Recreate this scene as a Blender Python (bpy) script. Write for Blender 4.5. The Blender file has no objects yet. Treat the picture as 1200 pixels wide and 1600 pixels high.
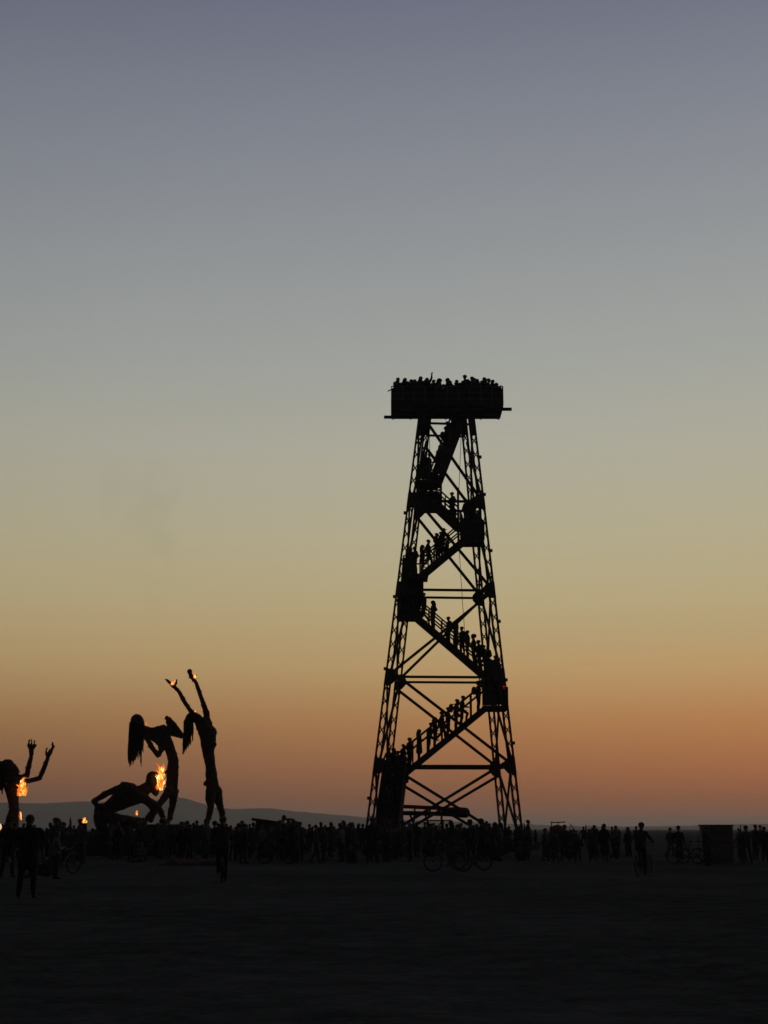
import bpy, bmesh, math, random
import numpy as np
from mathutils import Vector, Matrix, Quaternion, noise as mnoise

rnd = random.Random(11)
R = math.radians
sc = bpy.context.scene
COL = sc.collection

# ------------------------------------------------------------------ camera
F_PX = 2300.0                      # focal length in pixels of the 1200x1600 photograph
HORIZON = 1295.0
EYE = 1.45
PITCH = math.atan((HORIZON - 800.0) / F_PX)
cam_d = bpy.data.cameras.new('camera')
cam_d.sensor_fit = 'VERTICAL'
cam_d.sensor_height = 36.0
cam_d.lens = F_PX / 1600.0 * 36.0
cam_d.clip_start = 0.1
cam_d.clip_end = 40000.0
cam = bpy.data.objects.new('camera', cam_d)
COL.objects.link(cam)
cam.location = (0, 0, EYE)
cam.rotation_euler = (math.pi / 2 + PITCH, 0, 0)
sc.camera = cam

sc.render.engine = 'CYCLES'
sc.cycles.use_denoising = True
sc.cycles.max_bounces = 6
sc.cycles.volume_bounces = 1
sc.cycles.transparent_max_bounces = 24
sc.cycles.volume_step_rate = 1.0
sc.view_settings.view_transform = 'Standard'
sc.view_settings.look = 'None'
sc.view_settings.gamma = 1.0
sc.view_settings.exposure = 0.0
sc.view_settings.use_curve_mapping = False

# ------------------------------------------------------------------ world: dusk sky
def lin(c):
    c = c / 255.0
    return c / 12.92 if c <= 0.04045 else ((c + 0.055) / 1.055) ** 2.4

def rgb(r, g, b):
    return (lin(r), lin(g), lin(b), 1.0)

def el_of(py):
    return PITCH + math.atan((800.0 - py) / F_PX)

world = bpy.data.worlds.new('World')
sc.world = world
world.use_nodes = True
wn = world.node_tree.nodes
wl = world.node_tree.links
wn.clear()
SUN_AZ = R(22)                     # the sun has gone down a little right of the view axis
tc = wn.new('ShaderNodeTexCoord')
sep = wn.new('ShaderNodeSeparateXYZ')
wl.new(tc.outputs['Generated'], sep.inputs[0])
ramp = wn.new('ShaderNodeValToRGB')
wl.new(sep.outputs['Z'], ramp.inputs[0])
# how the glow falls off away from the set sun: strongly low down, gently higher up
AZ_STOPS = [(0.0, (.035, .045, .075)), (.5, (.09, .10, .14)), (.75, (.34, .38, .44)), (.85, (.68, .75, .81)), (.905, (.68, .79, .93)),
            (.9636, (1.0, 1.0, 1.0)), (1.0, (1.42, 1.13, .88))]
AZ_HIGH = [(0.0, (.035, .045, .075)), (.5, (.09, .10, .14)), (.75, (.40, .42, .48)), (.847, (.79, .81, .84)), (.9, (.90, .91, .925)), (.9636, (.985, .985, .985)), (1.0, (1.02, 1.01, .99))]
def az_lookup(tab, t):
    for (p0, c0), (p1, c1) in zip(tab, tab[1:]):
        if t <= p1:
            return [a + (b - a) * (t - p0) / (p1 - p0) for a, b in zip(c0, c1)]
def az_factor(t, z):
    w = min(1.0, max(0.0, z / .13))
    return [a + (b - a) * w for a, b in zip(az_lookup(AZ_STOPS, t), az_lookup(AZ_HIGH, t))]
stops = [(1300, (130, 76, 55)), (1278, (128, 76, 55)), (1250, (127, 79, 57)), (1218, (141, 88, 60)), (1171, (155, 103, 66)),
         (1125, (167, 118, 73)), (1045, (180, 147, 99)), (937, (180, 163, 122)), (843, (178, 168, 136)),
         (703, (171, 168, 151)), (562, (158, 160, 154)), (421, (147, 150, 150)),
         (281, (135, 138, 144)), (140, (122, 126, 137)), (0, (108, 111, 127))]
def stop_color(z, c):
    t = .5 + .5 * math.cos(SUN_AZ) * math.sqrt(max(0, 1 - z * z)); f = az_factor(t, z)
    return tuple(lin(v) / k for v, k in zip(c, f)) + (1.0,)
zs = [(z, stop_color(z, c)) for z, c in [(max(0.0, math.sin(el_of(y))), c) for y, c in stops] + [(.62, (98, 99, 114)), (.75, (80, 82, 99)), (.88, (64, 66, 84)), (1.0, (52, 54, 74))]]
e = ramp.color_ramp.elements
while len(e) > 1:
    e.remove(e[-1])
e[0].position, e[0].color = zs[0]
for p, c in zs[1:]:
    k = e.new(p)
    k.color = c
# the glow fades away from the set sun towards the dark eastern sky
dot = wn.new('ShaderNodeVectorMath'); dot.operation = 'DOT_PRODUCT'
dot.inputs[1].default_value = (math.sin(SUN_AZ), math.cos(SUN_AZ), 0)
wl.new(tc.outputs['Generated'], dot.inputs[0])
azr = wn.new('ShaderNodeValToRGB')
mp = wn.new('ShaderNodeMapRange')
mp.inputs['From Min'].default_value = -1; mp.inputs['From Max'].default_value = 1
wl.new(dot.outputs['Value'], mp.inputs['Value'])
wl.new(mp.outputs[0], azr.inputs[0])
def fill_ramp(node, tab):
    ae = node.color_ramp.elements
    ae[0].position, ae[0].color = 0.0, tab[0][1] + (1,)
    ae[1].position, ae[1].color = 1.0, tab[-1][1] + (1,)
    for p, c in tab[1:-1]:
        k = ae.new(p); k.color = c + (1,)
fill_ramp(azr, AZ_STOPS)
azh = wn.new('ShaderNodeValToRGB'); fill_ramp(azh, AZ_HIGH)
wl.new(mp.outputs[0], azh.inputs[0])
wz = wn.new('ShaderNodeMapRange'); wz.inputs['From Min'].default_value = 0.0; wz.inputs['From Max'].default_value = .13
wl.new(sep.outputs['Z'], wz.inputs['Value'])
azm = wn.new('ShaderNodeMix'); azm.data_type = 'RGBA'
wl.new(wz.outputs[0], azm.inputs['Factor']); wl.new(azr.outputs[0], azm.inputs['A']); wl.new(azh.outputs[0], azm.inputs['B'])
mul = wn.new('ShaderNodeMix'); mul.data_type = 'RGBA'; mul.blend_type = 'MULTIPLY'
mul.inputs['Factor'].default_value = 1.0
wl.new(ramp.outputs[0], mul.inputs['A']); wl.new(azm.outputs['Result'], mul.inputs['B'])
bg1 = wn.new('ShaderNodeBackground'); bg1.inputs['Strength'].default_value = 1.0
wl.new(mul.outputs['Result'], bg1.inputs['Color'])
sky = wn.new('ShaderNodeTexSky'); sky.sky_type = 'NISHITA'; sky.sun_disc = False
sky.sun_elevation = R(-2.5); sky.sun_rotation = SUN_AZ; sky.altitude = 1200
bg2 = wn.new('ShaderNodeBackground'); bg2.inputs['Strength'].default_value = 0.05
wl.new(sky.outputs[0], bg2.inputs['Color'])
addb = wn.new('ShaderNodeAddShader')
wl.new(bg1.outputs[0], addb.inputs[0]); wl.new(bg2.outputs[0], addb.inputs[1])
wo = wn.new('ShaderNodeOutputWorld')
wl.new(addb.outputs[0], wo.inputs['Surface'])

# ------------------------------------------------------------------ pixel -> place
CP, SP = math.cos(PITCH), math.sin(PITCH)
def ray(px, py):
    u = (px - 600.0) / F_PX; v = (800.0 - py) / F_PX
    return Vector((u, CP - v * SP, SP + v * CP))

def P(px, py, Y):                  # the point seen at a pixel that lies Y metres in front
    d = ray(px, py)
    return Vector((0, 0, EYE)) + d * (Y / d.y)

def G(px, py):                     # the ground point seen at a pixel
    d = ray(px, py)
    return Vector((0, 0, EYE)) + d * (-EYE / d.z)

def PZ(px, z, Y):                  # the point at height z and distance Y seen in pixel column px
    dep = Y * CP + (z - EYE) * SP
    return Vector(((px - 600.0) / F_PX * dep, Y, z))

def ZH(py, Y):
    return P(600, py, Y).z

# ------------------------------------------------------------------ materials
MATS = {}
def mat(name, col, rough=.8, metal=0., noise=.25, scale=6., var=0., bump=0., spec=.3):
    if name in MATS:
        return MATS[name]
    m = bpy.data.materials.new(name); m.use_nodes = True
    nt = m.node_tree; b = nt.nodes['Principled BSDF']
    b.inputs['Roughness'].default_value = rough
    b.inputs['Metallic'].default_value = metal
    b.inputs['Specular IOR Level'].default_value = spec
    t = nt.nodes.new('ShaderNodeTexCoord')
    n = nt.nodes.new('ShaderNodeTexNoise'); n.inputs['Scale'].default_value = scale
    n.inputs['Detail'].default_value = 6
    nt.links.new(t.outputs['Object'], n.inputs['Vector'])
    r = nt.nodes.new('ShaderNodeMapRange')
    r.inputs['From Min'].default_value = .25; r.inputs['From Max'].default_value = .75
    r.inputs['To Min'].default_value = 1 - noise; r.inputs['To Max'].default_value = 1 + noise
    nt.links.new(n.outputs[0], r.inputs['Value'])
    mx = nt.nodes.new('ShaderNodeVectorMath'); mx.operation = 'SCALE'
    mx.inputs[0].default_value = col
    nt.links.new(r.outputs[0], mx.inputs['Scale'])
    src = mx.outputs[0]
    if var:
        oi = nt.nodes.new('ShaderNodeObjectInfo')
        h = nt.nodes.new('ShaderNodeHueSaturation')
        a = nt.nodes.new('ShaderNodeMapRange'); a.inputs['To Min'].default_value = .0; a.inputs['To Max'].default_value = 1.
        nt.links.new(oi.outputs['Random'], a.inputs['Value'])
        nt.links.new(a.outputs[0], h.inputs['Hue'])
        v = nt.nodes.new('ShaderNodeMath'); v.operation = 'FRACT'
        v2 = nt.nodes.new('ShaderNodeMath'); v2.operation = 'MULTIPLY'; v2.inputs[1].default_value = 37.7
        nt.links.new(oi.outputs['Random'], v2.inputs[0]); nt.links.new(v2.outputs[0], v.inputs[0])
        v3 = nt.nodes.new('ShaderNodeMapRange'); v3.inputs['To Min'].default_value = 1 - var; v3.inputs['To Max'].default_value = 1 + var
        nt.links.new(v.outputs[0], v3.inputs['Value']); nt.links.new(v3.outputs[0], h.inputs['Value'])
        nt.links.new(src, h.inputs['Color']); src = h.outputs[0]
    nt.links.new(src, b.inputs['Base Color'])
    if bump:
        bp = nt.nodes.new('ShaderNodeBump'); bp.inputs['Strength'].default_value = bump
        nt.links.new(n.outputs[0], bp.inputs['Height']); nt.links.new(bp.outputs[0], b.inputs['Normal'])
    MATS[name] = m
    return m

timber = mat('weathered_timber', (.060, .050, .042), .85, noise=.35, scale=5)
steel = mat('dark_steel', (.045, .043, .042), .7, .3, noise=.3, scale=9)
rust = mat('rusted_scrap_steel', (.060, .046, .036), .85, .2, noise=.5, scale=7, bump=.5)
railm = mat('grey_rail_paint', (.13, .13, .11), .6, noise=.15, scale=4)
chain = mat('black_chain_hair', (.022, .020, .019), .7, .4, noise=.3, scale=12)
plankm = mat('crate_boards', (.17, .135, .105), .85, noise=.35, scale=8)
skin = mat('skin', (.20, .12, .08), .6, noise=.08, var=.0)
hairm = mat('hair', (.018, .013, .010), .6, noise=.3, scale=30)
cloth1 = mat('upper_clothing', (.050, .042, .040), .9, noise=.2, scale=14, var=.75)
cloth2 = mat('lower_clothing', (.030, .030, .036), .9, noise=.2, scale=14, var=.6)
clothL = mat('pale_clothing', (.16, .155, .14), .9, noise=.2, scale=14, var=.3)
leather = mat('shoe_leather', (.02, .018, .016), .7)
rubber = mat('black_rubber', (.02, .02, .02), .8)
redpaint = mat('red_paint', (.20, .030, .022), .6, noise=.25, scale=4)
redcloth = mat('dull_red_cloth', (.07, .022, .018), .9, noise=.3, scale=5)
bikem = mat('bicycle_paint', (.06, .055, .055), .5, .3, noise=.1, var=.5)
chrome = mat('dull_metal', (.06, .06, .06), .7, .4, noise=.1)
paleg = mat('pale_lamp_glass', (.5, .47, .36), .4, noise=.05)
ropem = mat('rope_fibre', (.16, .14, .11), .9, noise=.2, scale=20)
vanm = mat('truck_paint', (.055, .045, .045), .7, noise=.3, scale=3)

def emis(name, ramp_stops, strength, scale=3., transp=0.):
    m = bpy.data.materials.new(name); m.use_nodes = True
    nt = m.node_tree; nt.nodes.clear()
    o = nt.nodes.new('ShaderNodeOutputMaterial')
    em = nt.nodes.new('ShaderNodeEmission'); em.inputs['Strength'].default_value = strength
    t = nt.nodes.new('ShaderNodeTexCoord')
    n = nt.nodes.new('ShaderNodeTexNoise'); n.inputs['Scale'].default_value = scale; n.inputs['Detail'].default_value = 4
    nt.links.new(t.outputs['Object'], n.inputs['Vector'])
    r = nt.nodes.new('ShaderNodeValToRGB'); el = r.color_ramp.elements
    el[0].position, el[0].color = ramp_stops[0]; el[1].position, el[1].color = ramp_stops[-1]
    for p, c in ramp_stops[1:-1]:
        el.new(p).color = c
    nt.links.new(n.outputs[0], r.inputs[0]); nt.links.new(r.outputs[0], em.inputs['Color'])
    if transp:
        tr = nt.nodes.new('ShaderNodeBsdfTransparent'); mx = nt.nodes.new('ShaderNodeMixShader')
        mx.inputs[0].default_value = transp
        nt.links.new(em.outputs[0], mx.inputs[1]); nt.links.new(tr.outputs[0], mx.inputs[2])
        nt.links.new(mx.outputs[0], o.inputs[0])
    else:
        nt.links.new(em.outputs[0], o.inputs[0])
    MATS[name] = m
    return m
fire_core = emis('fire_core', [(.35, (1, .25, .025, 1)), (.5, (1, .45, .08, 1)), (.65, (1, .76, .32, 1))], 2.7, 3.)
fire_edge = emis('fire_edge', [(.35, (.8, .06, .008, 1)), (.65, (1, .27, .02, 1))], 1.4, 3., .4)
lamp_warm = emis('warm_lamp_glow', [(.3, (1, .62, .30, 1)), (.7, (1, .7, .4, 1))], .9)
lamp_red = emis('red_lamp_glow', [(.3, (1, .03, .02, 1)), (.7, (1, .08, .05, 1))], .9)

# ------------------------------------------------------------------ mesh helpers
class MB:
    def __init__(s):
        s.v = []; s.f = []; s.m = []
    def add(s, vs, fs, mi=0):
        o = len(s.v)
        s.v += [tuple(v) for v in vs]
        s.f += [tuple(i + o for i in f) for f in fs]
        s.m += [mi] * len(fs)
    def beam(s, a, b, w, h, up=(0, 0, 1), mi=0):
        a = Vector(a); b = Vector(b); d = (b - a)
        if d.length < 1e-6: return s
        d.normalize(); up = Vector(up)
        if abs(d.dot(up)) > .98: up = Vector((0, 1, 0))
        x = d.cross(up).normalized(); y = x.cross(d).normalized()
        vs = [p + x * (i * w / 2) + y * (j * h / 2) for p in (a, b) for i, j in ((-1, -1), (1, -1), (1, 1), (-1, 1))]
        s.add(vs, [(3, 2, 1, 0), (4, 5, 6, 7), (0, 1, 5, 4), (1, 2, 6, 5), (2, 3, 7, 6), (3, 0, 4, 7)], mi)
        return s
    def box(s, x0, x1, y0, y1, z0, z1, mi=0):
        vs = [(x, y, z) for z in (z0, z1) for x, y in ((x0, y0), (x1, y0), (x1, y1), (x0, y1))]
        s.add(vs, [(3, 2, 1, 0), (4, 5, 6, 7), (0, 1, 5, 4), (1, 2, 6, 5), (2, 3, 7, 6), (3, 0, 4, 7)], mi)
        return s
    def tube(s, pts, rs, n=8, mi=0, cap=True, squash=1.0):
        pts = [Vector(p) for p in pts]
        if not hasattr(rs, '__len__'): rs = [rs] * len(pts)
        up = Vector((0, 0, 1)); o = len(s.v); prevx = None
        for i, p in enumerate(pts):
            d = (pts[min(i + 1, len(pts) - 1)] - pts[max(i - 1, 0)])
            d = d.normalized() if d.length > 1e-9 else Vector((0, 0, 1))
            if prevx is None:
                x = d.cross(up if abs(d.z) < .95 else Vector((0, 1, 0))).normalized()
            else:
                x = (prevx - d * prevx.dot(d)).normalized()
            prevx = x; y = x.cross(d)
            for k in range(n):
                a = 2 * math.pi * k / n
                s.v.append(tuple(p + x * (math.cos(a) * rs[i]) + y * (math.sin(a) * rs[i] * squash)))
        for i in range(len(pts) - 1):
            for k in range(n):
                k2 = (k + 1) % n
                s.f.append((o + i * n + k, o + (i + 1) * n + k, o + (i + 1) * n + k2, o + i * n + k2)); s.m.append(mi)
        if cap:
            s.f.append(tuple(o + k for k in range(n))); s.m.append(mi)
            s.f.append(tuple(o + (len(pts) - 1) * n + k for k in reversed(range(n)))); s.m.append(mi)
        return s
    def ball(s, c, rx, ry=None, rz=None, nu=12, nv=8, mi=0, z0=-1.0, jit=0.):
        ry = ry or rx; rz = rz or rx; c = Vector(c); vs = []; fs = []
        a0 = math.asin(max(-1, z0))
        for j in range(nv + 1):
            t = a0 + (math.pi / 2 - a0) * j / nv
            for i in range(nu):
                a = 2 * math.pi * i / nu
                q = 1 + (rnd.uniform(-jit, jit) if jit else 0)
                vs.append(c + Vector((math.cos(t) * math.cos(a) * rx * q, math.cos(t) * math.sin(a) * ry * q, math.sin(t) * rz * q)))
        for j in range(nv):
            for i in range(nu):
                i2 = (i + 1) % nu
                fs.append((j * nu + i, j * nu + i2, (j + 1) * nu + i2, (j + 1) * nu + i))
        fs.append(tuple(reversed(range(nu))))
        s.add(vs, fs, mi); return s
    def torus(s, c, axis, R0, r, n=28, k=8, mi=0):
        axis = Vector(axis).normalized(); x = axis.orthogonal().normalized(); y = axis.cross(x); c = Vector(c); o = len(s.v)
        for i in range(n):
            a = 2 * math.pi * i / n; d = x * math.cos(a) + y * math.sin(a)
            for j in range(k):
                b = 2 * math.pi * j / k
                s.v.append(tuple(c + d * (R0 + r * math.cos(b)) + axis * (r * math.sin(b))))
        for i in range(n):
            for j in range(k):
                s.f.append((o + i * k + j, o + ((i + 1) % n) * k + j, o + ((i + 1) % n) * k + (j + 1) % k, o + i * k + (j + 1) % k)); s.m.append(mi)
        return s
    def mesh(s, name, mats, org=(0, 0, 0), smooth=False):
        me = bpy.data.meshes.new(name)
        org = Vector(org)
        me.from_pydata([tuple(Vector(v) - org) for v in s.v], [], s.f)
        for m in (mats if isinstance(mats, (list, tuple)) else [mats]): me.materials.append(m)
        me.polygons.foreach_set('material_index', s.m)
        if smooth: me.polygons.foreach_set('use_smooth', [True] * len(me.polygons))
        me.update(); return me
    def build(s, name, mats, parent=None, org=(0, 0, 0), smooth=False):
        o = bpy.data.objects.new(name, s.mesh(name, mats, org, smooth))
        COL.objects.link(o)
        if parent is not None: o.parent = parent
        return o

def link(name, me, parent=None, loc=(0, 0, 0), rot=None):
    o = bpy.data.objects.new(name, me); COL.objects.link(o); o.location = loc
    if rot is not None:
        o.rotation_mode = 'QUATERNION'; o.rotation_quaternion = rot
    if parent is not None: o.parent = parent
    return o

def tag(o, label, cat, group=None, kind=None):
    if label: o['label'] = label
    if cat: o['category'] = cat
    if group: o['group'] = group
    if kind: o['kind'] = kind
    return o

def empty(name, loc, label=None, cat=None, group=None):
    o = bpy.data.objects.new(name, None); COL.objects.link(o); o.location = loc
    o.empty_display_size = .2
    return tag(o, label, cat, group)

def kids(o):
    return [c for c in COL.objects if c.parent == o]

def remeshed(mb, name, voxel, smooth_it=2, disp=0., dscale=.25):
    o = bpy.data.objects.new('tmp', mb.mesh('tmp', timber)); COL.objects.link(o)
    r = o.modifiers.new('r', 'REMESH'); r.mode = 'VOXEL'; r.voxel_size = voxel; r.use_smooth_shade = True
    if smooth_it:
        s = o.modifiers.new('s', 'SMOOTH'); s.factor = .5; s.iterations = smooth_it
    if disp:
        t = bpy.data.textures.new('d', 'CLOUDS'); t.noise_scale = dscale; t.noise_depth = 3
        d = o.modifiers.new('d', 'DISPLACE'); d.texture = t; d.strength = disp; d.mid_level = .5
    dg = bpy.context.evaluated_depsgraph_get(); dg.update()
    me = bpy.data.meshes.new_from_object(o.evaluated_get(dg))
    me.name = name; me.materials.clear()
    COL.objects.unlink(o); bpy.data.objects.remove(o)
    return me

def seg_mb(segs):                  # overlapping tapered capsules, to be fused by the voxel remesh
    mb = MB()
    for s in segs:
        a, ra, b, rb = Vector(s[0]), s[1], Vector(s[2]), s[3]
        mb.tube([a, b], [ra, rb], 12)
        mb.ball(a, ra, nu=12, nv=8); mb.ball(b, rb, nu=12, nv=8)
    return mb

def seg_materials(me, segs):       # every face takes the material of the limb it lies on
    n = len(me.polygons); c = np.empty(n * 3); me.polygons.foreach_get('center', c); c = c.reshape(-1, 3)
    best = np.full(n, 1e9); idx = np.zeros(n, int)
    for s in segs:
        a = np.array(s[0]); b = np.array(s[2]); d = b - a; L = max(d @ d, 1e-9)
        t = np.clip((c - a) @ d / L, 0, 1)
        dist = np.linalg.norm(c - a - t[:, None] * d, axis=1) - (s[1] + t * (s[3] - s[1]))
        k = dist < best; best[k] = dist[k]; idx[k] = s[4]
    me.polygons.foreach_set('material_index', idx)

# ------------------------------------------------------------------ ground, hills
GR = 22000.0
def ground_mat():
    m = bpy.data.materials.new('playa_dust'); m.use_nodes = True
    nt = m.node_tree; b = nt.nodes['Principled BSDF']; b.inputs['Roughness'].default_value = .95
    b.inputs['Specular IOR Level'].default_value = 0.0; b.inputs['Diffuse Roughness'].default_value = 0.0
    t = nt.nodes.new('ShaderNodeTexCoord')
    def nz(scale, sx=1., sy=1., det=6):
        mpn = nt.nodes.new('ShaderNodeMapping'); mpn.inputs['Scale'].default_value = (sx, sy, 1)
        nt.links.new(t.outputs['Object'], mpn.inputs[0])
        n = nt.nodes.new('ShaderNodeTexNoise'); n.inputs['Scale'].default_value = scale; n.inputs['Detail'].default_value = det
        nt.links.new(mpn.outputs[0], n.inputs['Vector']); return n
    n1 = nz(.12); n2 = nz(1.6); n3 = nz(9., .8, 1.2, 10)
    a1 = nt.nodes.new('ShaderNodeMath'); a1.operation = 'ADD'; nt.links.new(n1.outputs[0], a1.inputs[0]); nt.links.new(n2.outputs[0], a1.inputs[1])
    a2 = nt.nodes.new('ShaderNodeMath'); a2.operation = 'ADD'; nt.links.new(a1.outputs[0], a2.inputs[0]); nt.links.new(n3.outputs[0], a2.inputs[1])
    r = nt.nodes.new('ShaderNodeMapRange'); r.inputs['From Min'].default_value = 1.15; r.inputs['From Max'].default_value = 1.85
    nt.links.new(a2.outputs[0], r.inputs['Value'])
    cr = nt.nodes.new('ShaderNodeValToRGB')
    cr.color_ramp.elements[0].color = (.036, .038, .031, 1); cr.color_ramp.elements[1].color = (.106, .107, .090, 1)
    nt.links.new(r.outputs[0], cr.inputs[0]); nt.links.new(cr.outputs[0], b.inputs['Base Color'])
    bp = nt.nodes.new('ShaderNodeBump'); bp.inputs['Strength'].default_value = .6; bp.inputs['Distance'].default_value = .08
    n4 = nz(2.5, det=9); nt.links.new(n4.outputs[0], bp.inputs['Height']); nt.links.new(bp.outputs[0], b.inputs['Normal'])
    return m
g = MB()
xs = [-GR, -5000, -1500, -300, -80, -40, 0, 40, 80, 300, 1500, 5000, GR]
ysl = [-GR, -1500, -200, -20, 0, 40, 80, 120, 200, 600, 2000, 6000, GR]
vs = [(x, y, 0) for y in ysl for x in xs]; nx = len(xs)
g.add(vs, [(j * nx + i, j * nx + i + 1, (j + 1) * nx + i + 1, (j + 1) * nx + i) for j in range(len(ysl) - 1) for i in range(nx - 1)])
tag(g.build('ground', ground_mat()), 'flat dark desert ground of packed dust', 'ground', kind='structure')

# far ridge, about four kilometres off
HY = 4000.0
prof = [(-400, 1262), (-150, 1258), (0, 1254), (60, 1255.5), (130, 1252), (200, 1254), (250, 1249), (283, 1245.5), (303, 1252),
        (330, 1261), (370, 1264), (420, 1262.5), (455, 1267), (500, 1271), (560, 1276), (640, 1281), (720, 1284), (820, 1288),
        (900, 1290.5), (1000, 1291.5), (1080, 1290), (1130, 1288.5), (1180, 1287.5), (1230, 1287), (1330, 1284), (1600, 1280)]
h = MB(); vs = []; fs = []
N = 260; rows = [(-520, 0.0), (-360, .22), (-190, .6), (0, 1.0), (300, .5), (600, 0.0)]
for j, (dy, k) in enumerate(rows):
    for i in range(N + 1):
        px = -400 + 2000 * i / N
        for (x0, y0), (x1, y1) in zip(prof, prof[1:]):
            if x0 <= px <= x1:
                py = y0 + (y1 - y0) * (px - x0) / (x1 - x0); break
        top = ZH(py, HY) + 2.2 * mnoise.noise(Vector((px * .11, 0, 3))) + 1.2 * mnoise.noise(Vector((px * .35, 0, 7)))
        x = PZ(px, 0, HY).x
        jig = 1 if k in (0., 1.) else 1 + .35 * mnoise.noise(Vector((px * .06, j * 3.1, 0)))
        vs.append((x, HY + dy, max(-.4, top * k * jig - (.5 if k == 0 else 0))))
for j in range(len(rows) - 1):
    for i in range(N):
        fs.append((j * (N + 1) + i, j * (N + 1) + i + 1, (j + 1) * (N + 1) + i + 1, (j + 1) * (N + 1) + i))
h.add(vs, fs)
tag(h.build('hills', mat('bare_hills', (.09, .085, .08), .95, noise=.3, scale=.008), smooth=True), 'low bare hills on the horizon', 'hills', kind='structure')

# ------------------------------------------------------------------ the tower
# near legs and far legs from their lines in the photograph; the near face is the wider one
TYN0, TYF0, TYN1, TYF1 = 84.2, 87.8, 84.9, 87.3      # distances of the near / far face at the ground and under the platform
def leg_line(pxs, Y0, Y1):
    (xa, ya), (xb, yb) = pxs
    k = (xb - xa) / (yb - ya)
    ytop = 648.0
    top = P(xa + k * (ytop - ya), ytop, Y1)
    yb0 = HORIZON + EYE * F_PX / Y0
    bot = P(xa + k * (yb0 - ya), yb0, Y0); bot.z = 0
    return bot, top
LEGS = {'nl': leg_line(((578.5, 1280), (652.5, 700)), TYN0, TYN1), 'nr': leg_line(((809.5, 1280), (742, 700)), TYN0 + .4, TYN1 + .3),
        'fl': leg_line(((597.5, 1280), (663.5, 700)), TYF0, TYF1), 'fr': leg_line(((784, 1280), (728.5, 700)), TYF0 + .4, TYF1 + .3)}
TB = Vector((P(695, 1290, 86).x, 86.0, 0))
tower = empty('timber_tower', TB, 'tall tapering lattice tower with zigzag stairs and crowded top platform', 'tower')
L = {k: (a - TB, b - TB) for k, (a, b) in LEGS.items()}
def at_z(k, z):
    a, b = L[k]; return a + (b - a) * (z / b.z)

LW = .41
def lacing_mesh():
    mb = MB(); w = LW / 2 - .07
    mb.beam((-w, 0, -.19), (w, 0, .19), .06, .085, up=(0, 1, 0))
    mb.beam((-w, .006, .19), (w, .006, -.19), .06, .085, up=(0, 1, 0))
    for sx in (-1, 1):              # curved fillets that round the openings off
        for sz in (-1, 1):
            z0, z1, z2 = sz * .17, sz * .24, sz * .36
            pr = [(sx * w, z0), (sx * w * .35, z0 * .9), (sx * w * .62, z1), (sx * w, z2)]
            mb.add([(x, y, z) for y in (-.025, .025) for x, z in pr], [(0, 1, 2, 3), (7, 6, 5, 4), (0, 4, 5, 1), (1, 5, 6, 2), (2, 6, 7, 3), (3, 7, 4, 0)])
    return mb.mesh('lacing', timber)
LACE = lacing_mesh()
legobj = {}
for k in ('nl', 'nr', 'fl', 'fr'):
    a, b = L[k]; d = (b - a); ln = d.length; d.normalize()
    u = Vector((1, 0, 0)); u = (u - d * u.dot(d)).normalized(); v = d.cross(u)
    mb = MB()
    for s in (-1, 1):
        mb.beam(a + u * (s * (LW / 2 - .055)), b + u * (s * (LW / 2 - .055)), .115, .19, up=v)
    # solid stub at the foot and under the platform, and a concrete-like pad
    mb.beam(a + Vector((0, 0, 0)), a + d * .9, LW * .8, .17, up=v)
    mb.beam(b - d * 1.3, b, LW * .8, .17, up=v)
    lo = mb.build('leg', timber, tower); legobj[k] = lo
    q = Matrix((u, v, d)).transposed().to_quaternion()
    t = 1.25; i = 0
    while t < ln - 1.4:
        link('lacing', LACE, lo, a + d * t, q)
        t += .82 + .05 * math.sin(i * 1.7); i += 1
    # small boxes bolted to the outer edge
    s = -1 if k[1] == 'l' else 1
    if k[0] == 'n':
        for zz in ((3.1, 10.4, 14.6, 19.6) if s < 0 else (6.2, 9.8, 13.2, 17.4, 20.8, 23.1)):
            c = at_z(k, zz) + u * (s * (LW / 2 + .06))
            MB().box(c.x - .07, c.x + .07, c.y - .06, c.y + .06, c.z - .09, c.z + .09).beam(c, c - u * s * .12, .05, .05).build('junction_box', steel, lo)

LEV = [ZH(1197, 84.6), ZH(1058, 84.7), ZH(922, 84.8), ZH(783, 84.9)]
ZTOP = L['nl'][1].z
def bar(name, a, b, w=.15, hh=.15, m=timber, par=tower):
    return MB().beam(a, b, w, hh).build(name, m, par)
for li, z in enumerate(LEV):
    for f in 'nf':
        a, b = at_z(f + 'l', z), at_z(f + 'r', z)
        bar('girt', a, b, .12, .14 if f == 'n' else .13)
    for s in 'lr':
        a, b = at_z('n' + s, z), at_z('f' + s, z)
        bar('girt', a, b, .12, .15)
    for k in L:
        c = at_z(k, z); a, b = L[k]; d = (b - a).normalized()
        s = 1 if k[1] == 'l' else -1
        yy = -.115 if k[0] == 'n' else .115
        g = MB()
        pts = [(-.22, -.5), (.26, -.42), (.48, -.14), (.48, .14), (.26, .42), (-.22, .5)]
        vs = []
        for t in (-.015, .015):
            for x, zz in pts:
                vs.append(c + Vector((s * x + d.x / d.z * zz, yy + t + d.y / d.z * zz, zz)))
        n = len(pts)
        g.add(vs, [tuple(range(n)), tuple(reversed(range(n, 2 * n)))] + [(i, i + n, (i + 1) % n + n, (i + 1) % n) for i in range(n)])
        g.build('gusset_plate', timber, tower)
zz = [0.35] + LEV + [ZTOP - .88]
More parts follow.
